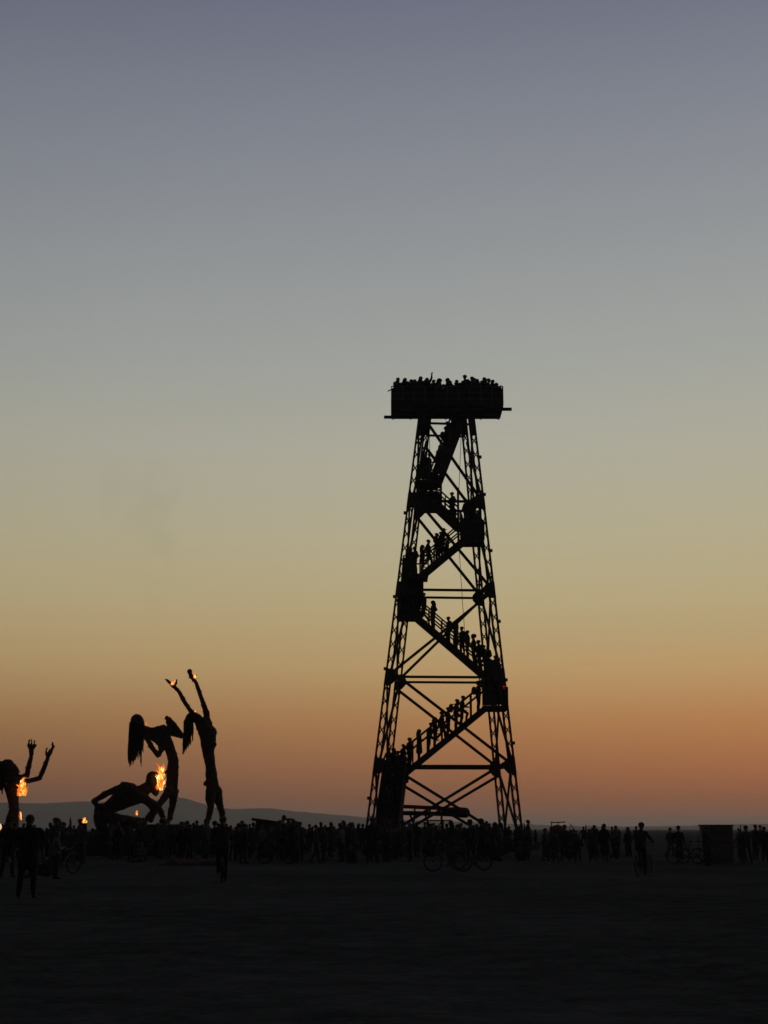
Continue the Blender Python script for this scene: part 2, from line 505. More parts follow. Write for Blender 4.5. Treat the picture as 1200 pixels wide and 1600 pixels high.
# braces on the two faces: an X at the foot, then one leaning each way between the stairs
plan = {0: '\\/', 1: '\\', 2: '/', 3: '\\', 4: '\\'}
for f in 'nf':
    for i, dirs in plan.items():
        for c in dirs:
            z0, z1 = zz[i] + .1, zz[i + 1] - .1
            if i != 2: z1 += .5 if f == 'n' else -.35
            if i == 4 and f == 'n': z1 += .45
            a, b = (at_z(f + 'l', z1), at_z(f + 'r', z0)) if c == '\\' else (at_z(f + 'l', z0), at_z(f + 'r', z1))
            off = Vector((0, .11 if c == '/' else -.11, 0))
            bar('brace', a + off, b + off, .12, .16)
for s in 'lr':                      # crossed braces of the two side faces
    for i in range(5):
        z0, z1 = zz[i] + .1, zz[i + 1] - .1
        off = .07
        bar('brace', at_z('n' + s, z0) + Vector((off, 0, 0)), at_z('f' + s, z1) + Vector((off, 0, 0)), .11, .11)
        bar('brace', at_z('n' + s, z1) - Vector((off, 0, 0)), at_z('f' + s, z0) - Vector((off, 0, 0)), .11, .11)
bar('girt', at_z('nl', ZTOP - .52), at_z('nr', ZTOP - .52), .1, .12)
bar('girt', at_z('fl', ZTOP - .62), at_z('fr', ZTOP - .62), .1, .12)

# stairs -------------------------------------------------------------
TREAD = MB().box(-.14, .14, -.55, .55, -.02, .02).mesh('tread', timber)
def flight(a, b, width=1.1, rails=(1.0, .55), depth=.34, posts=True, panel=False, side=(-1, 1)):
    """a, b: middle of the walking line at the foot and head, tower coordinates"""
    a = Vector(a); b = Vector(b)
    hd = Vector((b.x - a.x, b.y - a.y, 0)); run = hd.length; hd.normalize()
    w = Vector((-hd.y, hd.x, 0)) * (width / 2)
    fl = MB()
    for s in (-1, 1):
        fl.beam(a + w * s - Vector((0, 0, .1)), b + w * s - Vector((0, 0, .1)), .05, depth)
    for t in (.02, .35, .68, .98):
        c_ = a + (b - a) * t - Vector((0, 0, .16))
        fl.beam(c_ - w * 1.02, c_ + w * 1.02, .08, .1)
    fo = fl.build('stair_flight', timber, tower)
    n = max(3, int((b.z - a.z) / .24)); ang = math.atan2(hd.y, hd.x)
    for i in range(n):
        t = (i + .5) / n
        p = a + (b - a) * t
        o = link('tread', TREAD, fo, p, Quaternion((0, 0, 1), ang)); o.scale = (1, (width - .05) / 1.1, 1)
        if panel:
            MB().beam(Vector((0, -width / 2 + .03, 0)), Vector((0, width / 2 - .03, 0)), .02, (b.z - a.z) / n - .005).build('riser', timber, fo).matrix_basis = Matrix.Translation(p + hd * .13 + Vector((0, 0, (b.z - a.z) / n / 2 - .02))) @ Matrix.Rotation(ang, 4, 'Z')
    for s in side:
        for r in rails:
            MB().beam(a + w * s + Vector((0, 0, r)), b + w * s + Vector((0, 0, r)), .06, .085).build('handrail', timber, fo)
        if posts:
            m = max(3, int((b - a).length / .95))
            for i in range(m + 1):
                p = a + (b - a) * (i / m) + w * s
                MB().beam(p - Vector((0, 0, .1)), p + Vector((0, 0, max(rails))), .07, .07).build('baluster', timber, fo)
        if panel:
            p0 = a + w * s; p1 = b + w * s; t = w.normalized() * .012
            g = MB(); z0 = Vector((0, 0, .05)); z1 = Vector((0, 0, max(rails) - .05))
            g.add([p0 + z0 - t, p1 + z0 - t, p1 + z1 - t, p0 + z1 - t, p0 + z0 + t, p1 + z0 + t, p1 + z1 + t, p0 + z1 + t],
                  [(0, 1, 2, 3), (7, 6, 5, 4), (0, 4, 5, 1), (1, 5, 6, 2), (2, 6, 7, 3), (3, 7, 4, 0)])
            g.build('side_panel', timber, fo)
    return fo
def landing(x0, x1, y0, y1, z, rail=1.05, sides='nflr', skip=()):
    lo = MB()
    lo.beam((x0, y0 + .05, z - .14), (x1, y0 + .05, z - .14), .06, .2).beam((x0, y1 - .05, z - .14), (x1, y1 - .05, z - .14), .06, .2)
    lo.beam((x0 + .04, y0, z - .15), (x0 + .04, y1, z - .15), .06, .18).beam((x1 - .04, y0, z - .15), (x1 - .04, y1, z - .15), .06, .18)
    o = lo.build('landing', timber, tower)
    n = max(3, int((y1 - y0) / .22)); st = (y1 - y0) / n
    me = MB().box(-(x1 - x0) / 2, (x1 - x0) / 2, -st / 2 + .008, st / 2 - .008, -.035, 0).mesh('plank', timber)
    for i in range(n):
        link('plank', me, o, ((x0 + x1) / 2, y0 + (i + .5) * st, z))
    cs = {'n': ((x0, y0), (x1, y0)), 'f': ((x0, y1), (x1, y1)), 'l': ((x0, y0), (x0, y1)), 'r': ((x1, y0), (x1, y1))}
    for s in sides:
        (ax, ay), (bx, by) = cs[s]
        for zz_ in (rail, rail * .55):
            MB().beam((ax, ay, z + zz_), (bx, by, z + zz_), .06, .08).build('handrail', timber, o)
        if s in 'nf':
            yy = ay + (.05 if s == 'n' else -.05); k = (bx - ax) / 2
            for q in range(2):
                if (s, q) in skip: continue
                MB().box(ax + k * q + .03, ax + k * (q + 1) - .03, yy - .01, yy + .01, z + .03, z + rail - .08).build('side_panel', timber, o)
        m = max(1, int(max(abs(bx - ax), abs(by - ay)) / .7))
        for i in range(m + 1):
            t = i / m; x = ax + (bx - ax) * t; y = ay + (by - ay) * t
            MB().beam((x, y, z - .05), (x, y, z + rail), .075, .075).build('baluster', timber, o)
    return o
YC = 86.0
def T(px, py, Y=YC):
    return P(px, py, Y) - TB

# decks (pixel columns, walking height)
Z_A = T(620, 1216).z        # first landing, left
Z_B1, Z_B2 = T(765, 1106).z, T(770, 1064).z     # right
Z_C1, Z_C2 = T(640, 960).z, T(645, 903).z       # left
Z_D1, Z_D2 = T(735, 849).z, T(735, 818).z       # right
Z_E1, Z_E2 = T(668, 789).z, T(668, 757).z       # left
def X(px, z, Y=YC): return PZ(px, z, Y).x - TB.x
landing(X(599, Z_A), X(638, Z_A), -1.5, 1.3, Z_A, sides='lf')
landing(X(752, Z_B1), X(790, Z_B1), -1.5, .1, Z_B1, sides='nr', skip=(('n', 1),))
landing(X(752, Z_B2), X(786, Z_B2), .2, 1.5, Z_B2, sides='fr', skip=(('f', 0),))
landing(X(624, Z_C1), X(654, Z_C1), .2, 1.5, Z_C1, sides='fl', skip=(('f', 1),))
landing(X(630, Z_C2), X(668, Z_C2), -1.5, .1, Z_C2, sides='nl', skip=(('n', 1),))
landing(X(718, Z_D1), X(754, Z_D1), -1.4, .0, Z_D1, sides='nr')
landing(X(714, Z_D2), X(752, Z_D2), .1, 1.4, Z_D2, sides='fr', skip=(('f', 0),))
landing(X(648, Z_E1), X(690, Z_E1), .1, 1.3, Z_E1, sides='fl')
landing(X(652, Z_E2), X(688, Z_E2), -1.3, .0, Z_E2, sides='nl', skip=(('n', 1),))
# zigzag flights across the view
FL = {}
FL[1] = (Vector((X(622, Z_A), -.75, Z_A)), Vector((X(757, Z_B1), -.75, Z_B1)))
FL[2] = (Vector((X(772, Z_B2), .8, Z_B2)), Vector((X(651, Z_C1), .8, Z_C1)))
FL[3] = (Vector((X(656, Z_C2), -.7, Z_C2)), Vector((X(721, Z_D1), -.7, Z_D1)))
FL[4] = (Vector((X(717, Z_D2), .7, Z_D2)), Vector((X(686, Z_E1), .7, Z_E1)))
Z_P = ZH(631, 84.5)
FL[5] = (Vector((X(680, Z_E2), -.55, Z_E2)), Vector((X(719, Z_P - .6), .35, Z_P - .35)))
flight(*FL[1], rails=(1.38, .98))
flight(*FL[2], rails=(1.05, .6))
flight(*FL[3], rails=(1.05, .6))
flight(*FL[4], rails=(1.0, .5), depth=.4)
flight(*FL[5], width=.95, rails=(.95, .5), depth=.36)
# end-on flights at the sides
flight((X(601, .1, 79), -5.6, .02), (X(617, Z_A), -1.5, Z_A), width=1.25, rails=(1.0, .55), panel=True)
flight((X(771, Z_B1), -1.2, Z_B1), (X(769, Z_B2), .9, Z_B2), width=1.1, rails=(1.0,), panel=True)
flight((X(640, Z_C1), 1.2, Z_C1), (X(645, Z_C2), -1.0, Z_C2), width=1.15, rails=(1.0,), panel=True)
flight((X(738, Z_D1), -1.1, Z_D1), (X(734, Z_D2), .9, Z_D2), width=1.05, rails=(1.0,), panel=True)
flight((X(668, Z_E1), 1.0, Z_E1), (X(669, Z_E2), -.8, Z_E2), width=1.1, rails=(1.0,), panel=True)
# hangers and posts that carry the landings
for px, z0, z1, y in ((660, Z_C1 - .2, Z_C2 + 1.0, -.1), (629, 0, Z_A, 1.2), (758, Z_B1 - .1, Z_B2 + 1.2, .15), (716, Z_D1, Z_D2 + 2.2, 0.05), (689, Z_E1 - .1, Z_E2 + 1.1, .05)):
    bar('post', (X(px, (z0 + z1) / 2), y, z0), (X(px, (z0 + z1) / 2), y, z1), .13, .13)

# top platform ---------------------------------------------------------
PX0, PX1 = X(612, Z_P, 84.5), X(786, Z_P, 84.5)
PY0, PY1 = -1.5, 1.2
pl = MB()
for i in range(7):
    x = PX0 + .1 + (PX1 - PX0 - .2) * i / 6
    pl.beam((x, PY0 + .05, Z_P - .15), (x, PY1 - .05, Z_P - .15), .09, .18)
platform = pl.build('platform', timber, tower)
n = 15; st = (PY1 - PY0) / n
pm = MB().box(PX0, PX1, -st / 2 + .008, st / 2 - .008, -.05, 0).mesh('deck_plank', timber)
for i in range(n):
    link('deck_plank', pm, platform, (0, PY0 + (i + .5) * st, Z_P))
for (x0, x1, y, z) in ((PX0 + .02, PX1 + .52, PY0 + .12, Z_P - .30), (PX0 - .46, PX1 - .25, .2, Z_P - .34), (PX0 + .05, PX1 - .2, PY1 - 1.0, Z_P - .36), (PX0 + .04, PX1 - .1, -.7, Z_P - .35)):
    MB().beam((x0, y, z), (x1, y, z), .13, .17).build('support_beam', timber, platform)
# skirt boards round the edge
MB().beam((PX0, PY0 - .02, Z_P + .02), (PX1, PY0 - .02, Z_P + .02), .04, .3).build('skirt_board', timber, platform)
MB().beam((PX0, PY1 + .02, Z_P + .02), (PX1 - .1, PY1 + .02, Z_P + .02), .04, .2).build('skirt_board', timber, platform)
for x in (PX0, PX1):
    MB().beam((x, PY0, Z_P - .02), (x, PY1, Z_P - .02), .04, .35).build('skirt_board', timber, platform)
cs = [((PX0, PY0), (PX1, PY0)), ((PX0, PY1), (PX1, PY1)), ((PX0, PY0), (PX0, PY1)), ((PX1, PY0), (PX1, PY1))]
for (ax, ay), (bx, by) in cs:
    ln = max(abs(bx - ax), abs(by - ay)); m = round(ln / .65)
    for zr in (.3, .68, 1.08):
        MB().beam((ax, ay, Z_P + zr), (bx, by, Z_P + zr), .05, .05).build('rail', railm, platform)
    for i in range(m + 1):
        t = i / m; x = ax + (bx - ax) * t; y = ay + (by - ay) * t
        MB().beam((x, y, Z_P - .1), (x, y, Z_P + 1.1), .06, .06).build('rail_post', railm, platform)
# plywood sheets behind the lower rails
for i in range(8):
    xa = PX0 + (PX1 - PX0) * i / 8 + .02; xb = PX0 + (PX1 - PX0) * (i + 1) / 8 - .02
    MB().box(xa, xb, PY0 + .05, PY0 + .07, Z_P + .05, Z_P + .98).build('rail_panel', timber, platform)
    MB().box(xa, xb, PY1 - .07, PY1 - .05, Z_P + .05, Z_P + .98).build('rail_panel', timber, platform)
for x in (PX0 + .06, PX1 - .08):
    MB().box(x, x + .02, PY0 + .1, PY1 - .1, Z_P + .05, Z_P + .98).build('rail_panel', timber, platform)
# red lamp on the outer edge of a leg
c = at_z('nr', ZH(1074, 84.7)) + Vector((.05, -.22, 0))
MB().ball(c, .065).build('red_lamp', lamp_red, legobj['nr'])
# ropes hanging from the platform
def rope(name, pts, label):
    base = pts[-1]
    o = MB().tube([p - base for p in pts], .016, 6).build(name, ropem, None); o.location = base
    return tag(o, label, 'rope')
rope('rope', [P(721, 668, 84.2), P(719, 720, 84.2), P(716, 790, 84.2), P(717, 850, 84.2), P(720, 900, 84.2), P(724, 960, 84.2), P(727, 1000, 84.2)], 'long thin rope hanging from the top platform down the tower')
rope('rope', [P(671, 664, 84.3), P(671.5, 700, 84.3), P(671, 745, 84.3)], 'short thin rope hanging beside the topmost stair flight')

# ------------------------------------------------------------------ people
def hand(segs, w, d, l, sgn, r=1.0, mi=0):
    d = Vector(d).normalized(); l = Vector(l); l = (l - d * l.dot(d)).normalized(); nrm = d.cross(l)
    w = Vector(w); k = w + d * .085 * r
    segs.append((w, .026 * r, k - d * .02 * r, .034 * r, mi))
    for i, (o, ln) in enumerate(((-.032, .058), (-.011, .072), (.011, .068), (.031, .052))):
        b = k + l * o * r; m = b + d * ln * .6 * r + nrm * (.012 * sgn * r); t = m + d * ln * .45 * r + nrm * (.026 * sgn * r)
        segs.append((b - d * .02 * r, .0115 * r, m, .0105 * r, mi)); segs.append((m, .0105 * r, t, .0095 * r, mi))
    tb = w + d * .03 * r + l * (-.03 * r)
    tm = tb + d * .035 * r - l * .03 * r; tt = tm + d * .035 * r - l * .006 * r
    segs.append((tb, .015 * r, tm, .013 * r, mi)); segs.append((tm, .013 * r, tt, .011 * r, mi))

def person_segs(arms, legs, lean=0., headturn=0., coat=0, broad=1.0, seat=None, headtilt=0.):
    """arms: ((elbow),(wrist)) offsets for left and right; legs: ((knee),(ankle)); faces +Y"""
    S = []; TOP, BOT, SK, SHOE = 1, 2, 0, 3
    hz = .93 if seat is None else seat
    ly = lambda z: lean * max(0, z - hz)
    V = lambda x, y, z: Vector((x, y + ly(z), z))
    dz = hz - .93
    for x in (-.065, .065):
        S.append((V(x, 0, .95 + dz), .128, V(x * .95, .0, 1.10 + dz), .125 * broad, BOT if False else TOP))
        S.append((V(x * .95, 0, 1.10 + dz), .125 * broad, V(x * 1.25 * broad, -.005, 1.30 + dz), .130 * broad, TOP))
    S.append((V(-.16 * broad, -.01, 1.40 + dz), .082, V(.16 * broad, -.01, 1.40 + dz), .082, TOP))
    S.append((V(0, -.01, 1.40 + dz), .095, V(0, -.005, 1.49 + dz), .068, TOP))
    S.append((V(0, -.005, 1.46 + dz), .066, V(0, .01, 1.56 + dz), .058, SK))
    hx = headturn; hc = V(0, .012, 1.635 + dz)
    fw = Vector((math.sin(hx), math.cos(hx), headtilt)).normalized(); sd = Vector((math.cos(hx), -math.sin(hx), 0))
    S.append((hc - fw * .02 + Vector((0, 0, .02)), .094, hc + fw * .015 + Vector((0, 0, .015)), .088, SK))
    S.append((hc + fw * .025 - Vector((0, 0, .03)), .07, hc + fw * .045 - Vector((0, 0, .085)), .042, SK))
    S.append((hc + fw * .09 + Vector((0, 0, .0)), .012, hc + fw * .108 - Vector((0, 0, .025)), .016, SK))
    for s in (-1, 1):
        S.append((hc + sd * (s * .088) + Vector((0, 0, .005)), .018, hc + sd * (s * .09) - Vector((0, 0, .025)), .014, SK))
        S.append((hc + fw * .083 + sd * s * .035 + Vector((0, 0, .012)), .012, hc + fw * .08 + sd * s * .02 + Vector((0, 0, .03)), .012, SK))
    for s, (el, wr) in zip((-1, 1), arms):
        sh = V(s * .185 * broad, -.01, 1.395 + dz)
        e = sh + Vector((s * el[0], el[1], el[2])); w_ = sh + Vector((s * wr[0], wr[1], wr[2]))
        S.append((sh, .072, e, .058, TOP)); S.append((e, .057, w_, .040, TOP))
        hand(S, w_, (w_ - e), Vector((0, 1, 0)) if abs((w_ - e).normalized().y) < .8 else Vector((1, 0, 0)), -s if s else 1, 1.0, SK)
    for s, (kn, an) in zip((-1, 1), legs):
        hp = Vector((s * .088, 0, hz))
        k = Vector((s * kn[0], kn[1], kn[2])); a_ = Vector((s * an[0], an[1], an[2]))
        S.append((hp, .108, k, .074, BOT)); S.append((k, .074, (k * .55 + a_ * .45) + Vector((0, -.015, 0)), .068, BOT))
        S.append(((k * .55 + a_ * .45) + Vector((0, -.015, 0)), .068, a_, .052, BOT))
        S.append((a_ + Vector((0, -.03, -.035)), .04, a_ + Vector((s * .02, .13, -.05)), .036, SHOE))
        S.append((a_, .043, a_ + Vector((0, 0, -.04)), .042, SHOE))
    if coat:                        # jacket hem, skirt or long coat
        for x in (-.07, .07):
            S.append((V(x, 0, 1.0 + dz), .12, Vector((x * 1.25, .0, 1.0 - coat + dz)), .12 + .08 * coat, TOP))
    return S, hc, fw

DOWN = ((.07, -.02, -.29), (.09, .03, -.53))
HIP = ((.17, -.08, -.25), (.02, .08, -.40))
POCK = ((.12, -.07, -.28), (.07, .06, -.47))
FWD = ((.05, .10, -.25), (.0, .32, -.20))
UP = ((.12, .06, .25), (.10, .10, .50))
FOLD = ((.10, .05, -.28), (-.10, .22, -.25))
RAIL = ((.08, .12, -.27), (.02, .36, -.30))
FACEH = ((.10, .14, -.20), (-.08, .22, .05))
ST = ((.095, .015, .50), (.10, -.02, .09))
SW = ((.15, .01, .50), (.20, -.02, .09))
WF = ((.09, .16, .52), (.09, .20, .09))
WB = ((.09, -.02, .49), (.09, -.28, .13))
UPS = ((.09, .30, .72), (.09, .22, .30))
SIT = ((.13, .42, .16 + .0), (.12, .62, .09))
SITK = ((.10, .34, .46), (.10, .52, .09))
RIDEU = ((.09, .36, .72), (.10, .18, .35))
RIDED = ((.09, .22, .52), (.10, .10, .13))

VAR = {}
def make_variant(key, arms, legs, extra='short', voxel=.0135, **kw):
    S, hc, fw = person_segs(arms, legs, **kw)
    me = remeshed(seg_mb(S), 'person_' + key, voxel, 2)
    for m in (skin, cloth1 if 'pale' not in extra else clothL, cloth2, leather): me.materials.append(m)
    seg_materials(me, S)
    me.polygons.foreach_set('use_smooth', [True] * len(me.polygons))
    ch = []
    hb = MB(); c = hc + Vector((0, -.018, .028)); dz = hc.z - 1.635
    if 'afro' in extra:
        hb.ball(c + Vector((0, -.01, .05)), .145, .145, .13, 18, 12, jit=.06)
    elif 'long' in extra:
        hb.ball(c, .103, .108, .095, 16, 10, z0=-.35)
        hb.tube([c + Vector((0, -.05, .03)), c + Vector((0, -.09, -.12)), c + Vector((0, -.10, -.30)), c + Vector((0, -.09, -.42))], [.09, .105, .10, .05], 12, squash=.55)
    else:
        hb.ball(c, .101, .106, .093, 16, 8, z0=-.12, jit=.02)
    ch.append(('hair', hb.mesh('hair', hairm, smooth=True)))
    if 'hat' in extra:
        hm = MB(); t = c + Vector((0, .01, .045))
        hm.tube([t, t + Vector((0, 0, .10)), t + Vector((0, 0, .125))], [.112, .10, .07], 16)
        hm.tube([t - Vector((0, 0, .012)), t + Vector((0, 0, .006))], [.145, .14], 20)
        ch.append(('hat', hm.mesh('hat', cloth2, smooth=False)))
    if 'cap' in extra:
        hm = MB(); t = c + Vector((0, .01, .02))
        hm.ball(t, .106, .111, .09, 16, 6, z0=0.0)
        hm.beam(t + Vector((0, .09, .01)), t + Vector((0, .175, -.01)), .12, .010)
        ch.append(('cap', hm.mesh('cap', cloth2)))
    if 'pack' in extra:
        pm_ = MB(); p = Vector((0, -.22, 1.24 + dz))
        pm_.ball(p, .17, .12, .25, 14, 10); pm_.ball(p + Vector((0, -.06, -.07)), .12, .08, .12, 12, 8)
        for s in (-1, 1):
            pm_.tube([p + Vector((s * .1, .05, .2)), Vector((s * .12, .02, 1.48 + dz)), Vector((s * .13, .13, 1.32 + dz)), p + Vector((s * .14, .12, -.12))], .02, 6)
        ch.append(('backpack', pm_.mesh('backpack', cloth2, smooth=True)))
    VAR[key] = (me, ch)
make_variant('stand', (DOWN, DOWN), (ST, ST))
make_variant('pockets', (POCK, POCK), (SW, SW), 'cap', coat=.12, broad=1.1)
make_variant('walk', (((.07, .1, -.27), (.07, .24, -.46)), ((.07, -.13, -.27), (.08, -.16, -.52))), (WF, WB), 'short')
make_variant('hip', (HIP, DOWN), (ST, SW), 'long', broad=.9)
make_variant('point', (DOWN, UP), (SW, ST), 'short')
make_variant('hatpack', (POCK, DOWN), (ST, SW), 'hat pack', broad=1.05)
make_variant('coat', (DOWN, FOLD), (ST, ST), 'long', coat=.52, broad=.95)
make_variant('afro', (FOLD, FOLD), (ST, ST), 'afro')
make_variant('photo', (FACEH, FACEH), (SW, SW), 'short', coat=.1)
make_variant('rail', (RAIL, RAIL), (ST, ST), 'short', lean=.12)
make_variant('climb', (RAIL, DOWN), (UPS, ST), 'cap', lean=.10)
make_variant('climbp', (DOWN, RAIL), (ST, UPS), 'pack', lean=.10)
make_variant('sit', (FWD, DOWN), (SIT, SITK), 'short', seat=.13, lean=-.15)
make_variant('ride', (((.08, .22, -.18), (.10, .46, -.30)), ((.08, .22, -.18), (.10, .46, -.30))), (RIDEU, RIDED), 'cap', seat=.98, lean=.25)
make_variant('pale', (HIP, FOLD), (ST, SW), 'pale')
make_variant('stout', (((.16, -.03, -.27), (.17, .05, -.50)), ((.16, -.03, -.27), (.15, .07, -.50))), (((.14, .02, .50), (.165, -.04, .09)), ((.13, .02, .50), (.14, .05, .09))), 'short', coat=.30, broad=1.3, voxel=.011)

DESC = {'stand': 'person standing upright', 'pockets': 'broad person in cap and jacket', 'walk': 'person in mid-stride', 'hip': 'long-haired person, hand on hip',
        'point': 'person with one arm raised', 'hatpack': 'person with hat and backpack', 'coat': 'long-haired person in long coat', 'afro': 'person with big round hair',
        'photo': 'person with hands at face', 'rail': 'person leaning forward', 'climb': 'person in cap stepping up', 'climbp': 'person with backpack stepping up',
        'sit': 'person sitting on the ground', 'ride': 'rider in cap', 'pale': 'person in pale clothing'}
def put_person(key, loc, rz, label, group, scale=1.0, cat='person', girth=1.0):
    me, ch = VAR[key]
    o = bpy.data.objects.new('person', me); COL.objects.link(o)
    o.location = loc; o.rotation_euler = (0, 0, rz); o.scale = (girth * scale * rnd.uniform(.95, 1.06), girth * scale * rnd.uniform(.95, 1.06), scale)
    for n, m in ch:
        c = bpy.data.objects.new(n, m); COL.objects.link(c); c.parent = o
    return tag(o, label, cat, group)

# on the top platform
keys = ['stand', 'pockets', 'hip', 'hip', 'coat', 'rail', 'photo', 'stand', 'coat', 'walk', 'stand']
placed = []
NP = 13
for row, (y, n, jx) in enumerate(((PY0 + .34, 14, .10), (-.6, 15, .14), (.1, 15, .14), (PY1 - .36, 15, .12))):
    for i in range(n):
        x = PX0 + .32 + (PX1 - PX0 - .64) * (i + .5 * (row % 2)) / (n - .5) + rnd.uniform(-jx, jx)
        x = min(max(x, PX0 + .3), PX1 - .3)
        if 1.55 < x - X(700, Z_P) < 1.9 and row == 2: continue
        k = keys[rnd.randrange(len(keys))]
        if row == 0 and i in (4,): k = 'point'
        if row == 3 and i in (11,): k = 'point'
        put_person(k, TB + Vector((x, y + rnd.uniform(-.12, .12), Z_P)), rnd.uniform(-3.1, 3.1), f'{DESC[k]} crowded onto the tower\'s top platform', f'{DESC[k]}, top platform', rnd.uniform(.90, 1.07), girth=1.16)
# on the flights
ORD = {1: 'lowest', 2: 'second', 3: 'third', 4: 'fourth', 5: 'topmost'}
onfl = {1: (.06, .13, .24, .36, .42, .50, .57, .66, .73, .92), 2: (.10, .17, .25, .33, .40, .48, .56, .78, .90), 3: (.06, .20, .40, .47, .52), 4: (.3,), 5: (.12, .40, .52, .72)}
fk = ['climb', 'stand', 'climbp', 'hip', 'pockets', 'climb', 'walk', 'coat', 'hatpack', 'stand']
for f, ts in onfl.items():
    a, b = FL[f]; hd = b - a; rz = math.atan2(-hd.x, hd.y)
    for i, t in enumerate(ts):
        k = fk[(i * 3 + f) % len(fk)] if (f, i) != (2, 2) else 'afro'
        p = a + (b - a) * t
        wv = Vector((-hd.y, hd.x, 0)).normalized() * rnd.uniform(-.22, .22)
        put_person(k, TB + p + wv + Vector((0, 0, .03)), rz + rnd.uniform(-.4, .4), f'{DESC[k]} on the {ORD[f]} stair flight of the tower', f'{DESC[k]}, {ORD[f]} flight', rnd.uniform(.93, 1.03), girth=1.16)
# on the landings
for nm, px0, px1, z, yy, n in (('first landing above the ground', 605, 632, Z_A, (-1.1, 1.0), 4), ('landing above the lowest flight', 757, 786, Z_B1, (-1.2, -.2), 3),
                               ('landing below the second flight', 760, 782, Z_B2, (.4, 1.3), 2),
                               ('landing above the second flight', 628, 648, Z_C1, (.4, 1.3), 2), ('landing below the third flight', 634, 650, Z_C2, (-1.3, -.2), 3),
                               ('landing above the third flight', 724, 750, Z_D1, (-1.2, -.3), 2), ('landing below the fourth flight', 722, 748, Z_D2, (.3, 1.2), 2),
                               ('landing above the fourth flight', 656, 680, Z_E1, (.3, 1.1), 2), ('landing below the topmost flight', 658, 674, Z_E2, (-1.1, -.3), 2)):
    for i in range(n):
        k = ['stand', 'pockets', 'hip', 'coat', 'stand'][rnd.randrange(5)]
        px = px0 + (px1 - px0) * (i + .5) / n
        put_person(k, TB + Vector((X(px, z), rnd.uniform(*yy), z)), rnd.uniform(-3, 3), f'{DESC[k]} on the tower\'s {nm}', f'{DESC[k]}, {nm}', rnd.uniform(.9, 1.0))
# on the entry stairs
for i, t in enumerate((.12, .3, .48, .66, .84)):
    a = Vector((X(601, .1, 79), -5.6, .02)); b = Vector((X(617, Z_A), -1.5, Z_A))
    k = ['climb', 'coat', 'climbp', 'stand', 'climb'][i]
    put_person(k, TB + a + (b - a) * t + Vector((rnd.uniform(-.3, .3), 0, .03)), rnd.uniform(-.3, .3), f'{DESC[k]} on the entry stairs at the tower\'s foot', f'{DESC[k]}, entry stairs', rnd.uniform(.93, 1.02))

# the crowd on the ground
blocked = []
def free(p, r=.42):
    for q, rr in blocked:
        if (p - q).length < r + rr: return False
    return True
zones = [(-12, 62, 20, 'beside the burning-chest sculpture'), (60, 140, 22, 'between burning-chest and crouching sculptures'), (140, 262, 28, 'in front of the crouching sculpture'),
         (262, 385, 26, 'by the sky-reaching sculpture'), (385, 482, 20, 'in front of the dark truck'), (482, 570, 18, 'between the truck and the tower'),
         (570, 700, 30, 'beside the tower\'s entry stairs'), (700, 830, 30, 'under the tower beside parked bicycles'), (830, 905, 16, 'around the red dome cart'), (905, 1092, 18, 'between dome cart and wooden crate'),
         (1148, 1206, 6, 'beyond the wooden crate')]
ck = ['stand', 'pockets', 'walk', 'hip', 'hatpack', 'coat', 'stand', 'pockets', 'photo', 'pale', 'stand', 'pockets', 'coat', 'hip', 'walk', 'stand', 'hip', 'coat', 'afro', 'point', 'hatpack', 'pockets', 'stand', 'sit', 'sit', 'rail']
# feet of the tower legs and sculptures stay clear
for k in L: blocked.append(((L[k][0] + TB).to_2d().to_3d(), .35))
crowd_jobs = []
for x0, x1, n, where in zones:
    for i in range(n):
        crowd_jobs.append((x0, x1, i, n, where))

# ------------------------------------------------------------------ figure sculptures
SCALE = lambda Y: F_PX / (Y * CP + 2 * SP)
def sculpture(label, Y, base_px, base_z, chains, voxel=.026, hair=None, disp=.035):
    base = Vector((PZ(base_px, base_z, Y).x, Y, base_z)); s = SCALE(Y)
    segs = []
    for ch in chains:
        pts = []
        for q in ch:
            px, py, r = q[:3]; dy = q[3] if len(q) > 3 else 0
            pts.append((P(px, py, Y + dy) - base, max((r * .95 - (.5 if r > 4 else 0)) / s, .03)))
        for (a, ra), (b, rb) in zip(pts, pts[1:]):
            segs.append((a, ra, b, rb, 0))
    me = remeshed(seg_mb(segs), 'sculpture_body', voxel, 2, disp, .16)
    me.materials.append(rust)
    me.polygons.foreach_set('use_smooth', [False] * len(me.polygons))
    root = empty('figure_sculpture', base, label, 'sculpture')
    link('body', me, root)
    pm_ = MB(); npoly = len(me.polygons); rr = random.Random(int(base_px))
    for _ in range(240):
        pg = me.polygons[rr.randrange(npoly)]; c_ = pg.center; n_ = pg.normal
        t_ = n_.orthogonal().normalized(); t_.rotate(Quaternion(n_, rr.uniform(0, 6.28))); u_ = n_.cross(t_)
        n2 = (n_ + t_ * rr.uniform(-.5, .5)).normalized(); l_ = rr.uniform(.04, .10)
        pm_.beam(c_ - t_ * l_ + n_ * .01, c_ + t_ * l_ + n_ * rr.uniform(.0, .04), rr.uniform(.04, .08), .02, up=n2)
    po = pm_.build('scrap_plates', rust, root); po['kind'] = 'stuff'
    if hair:
        hb = MB()
        for (px, py, dy, L0, wob) in hair:
            p = P(px, py, Y + dy) - base; pts = [p]; n = 7; ph = rnd.uniform(0, 6)
            for i in range(1, n + 1):
                t = i / n
                pts.append(p + Vector((math.sin(ph + t * 5) * wob * t + wob * .4 * math.sin(ph * 3) * t, math.cos(ph + t * 4) * wob * t, -L0 / s * t)))
            hb.tube(pts, [.045] * (n - 2) + [.036, .028, .014], 6)
        hb.build('hair', chain, root)
    return root, base

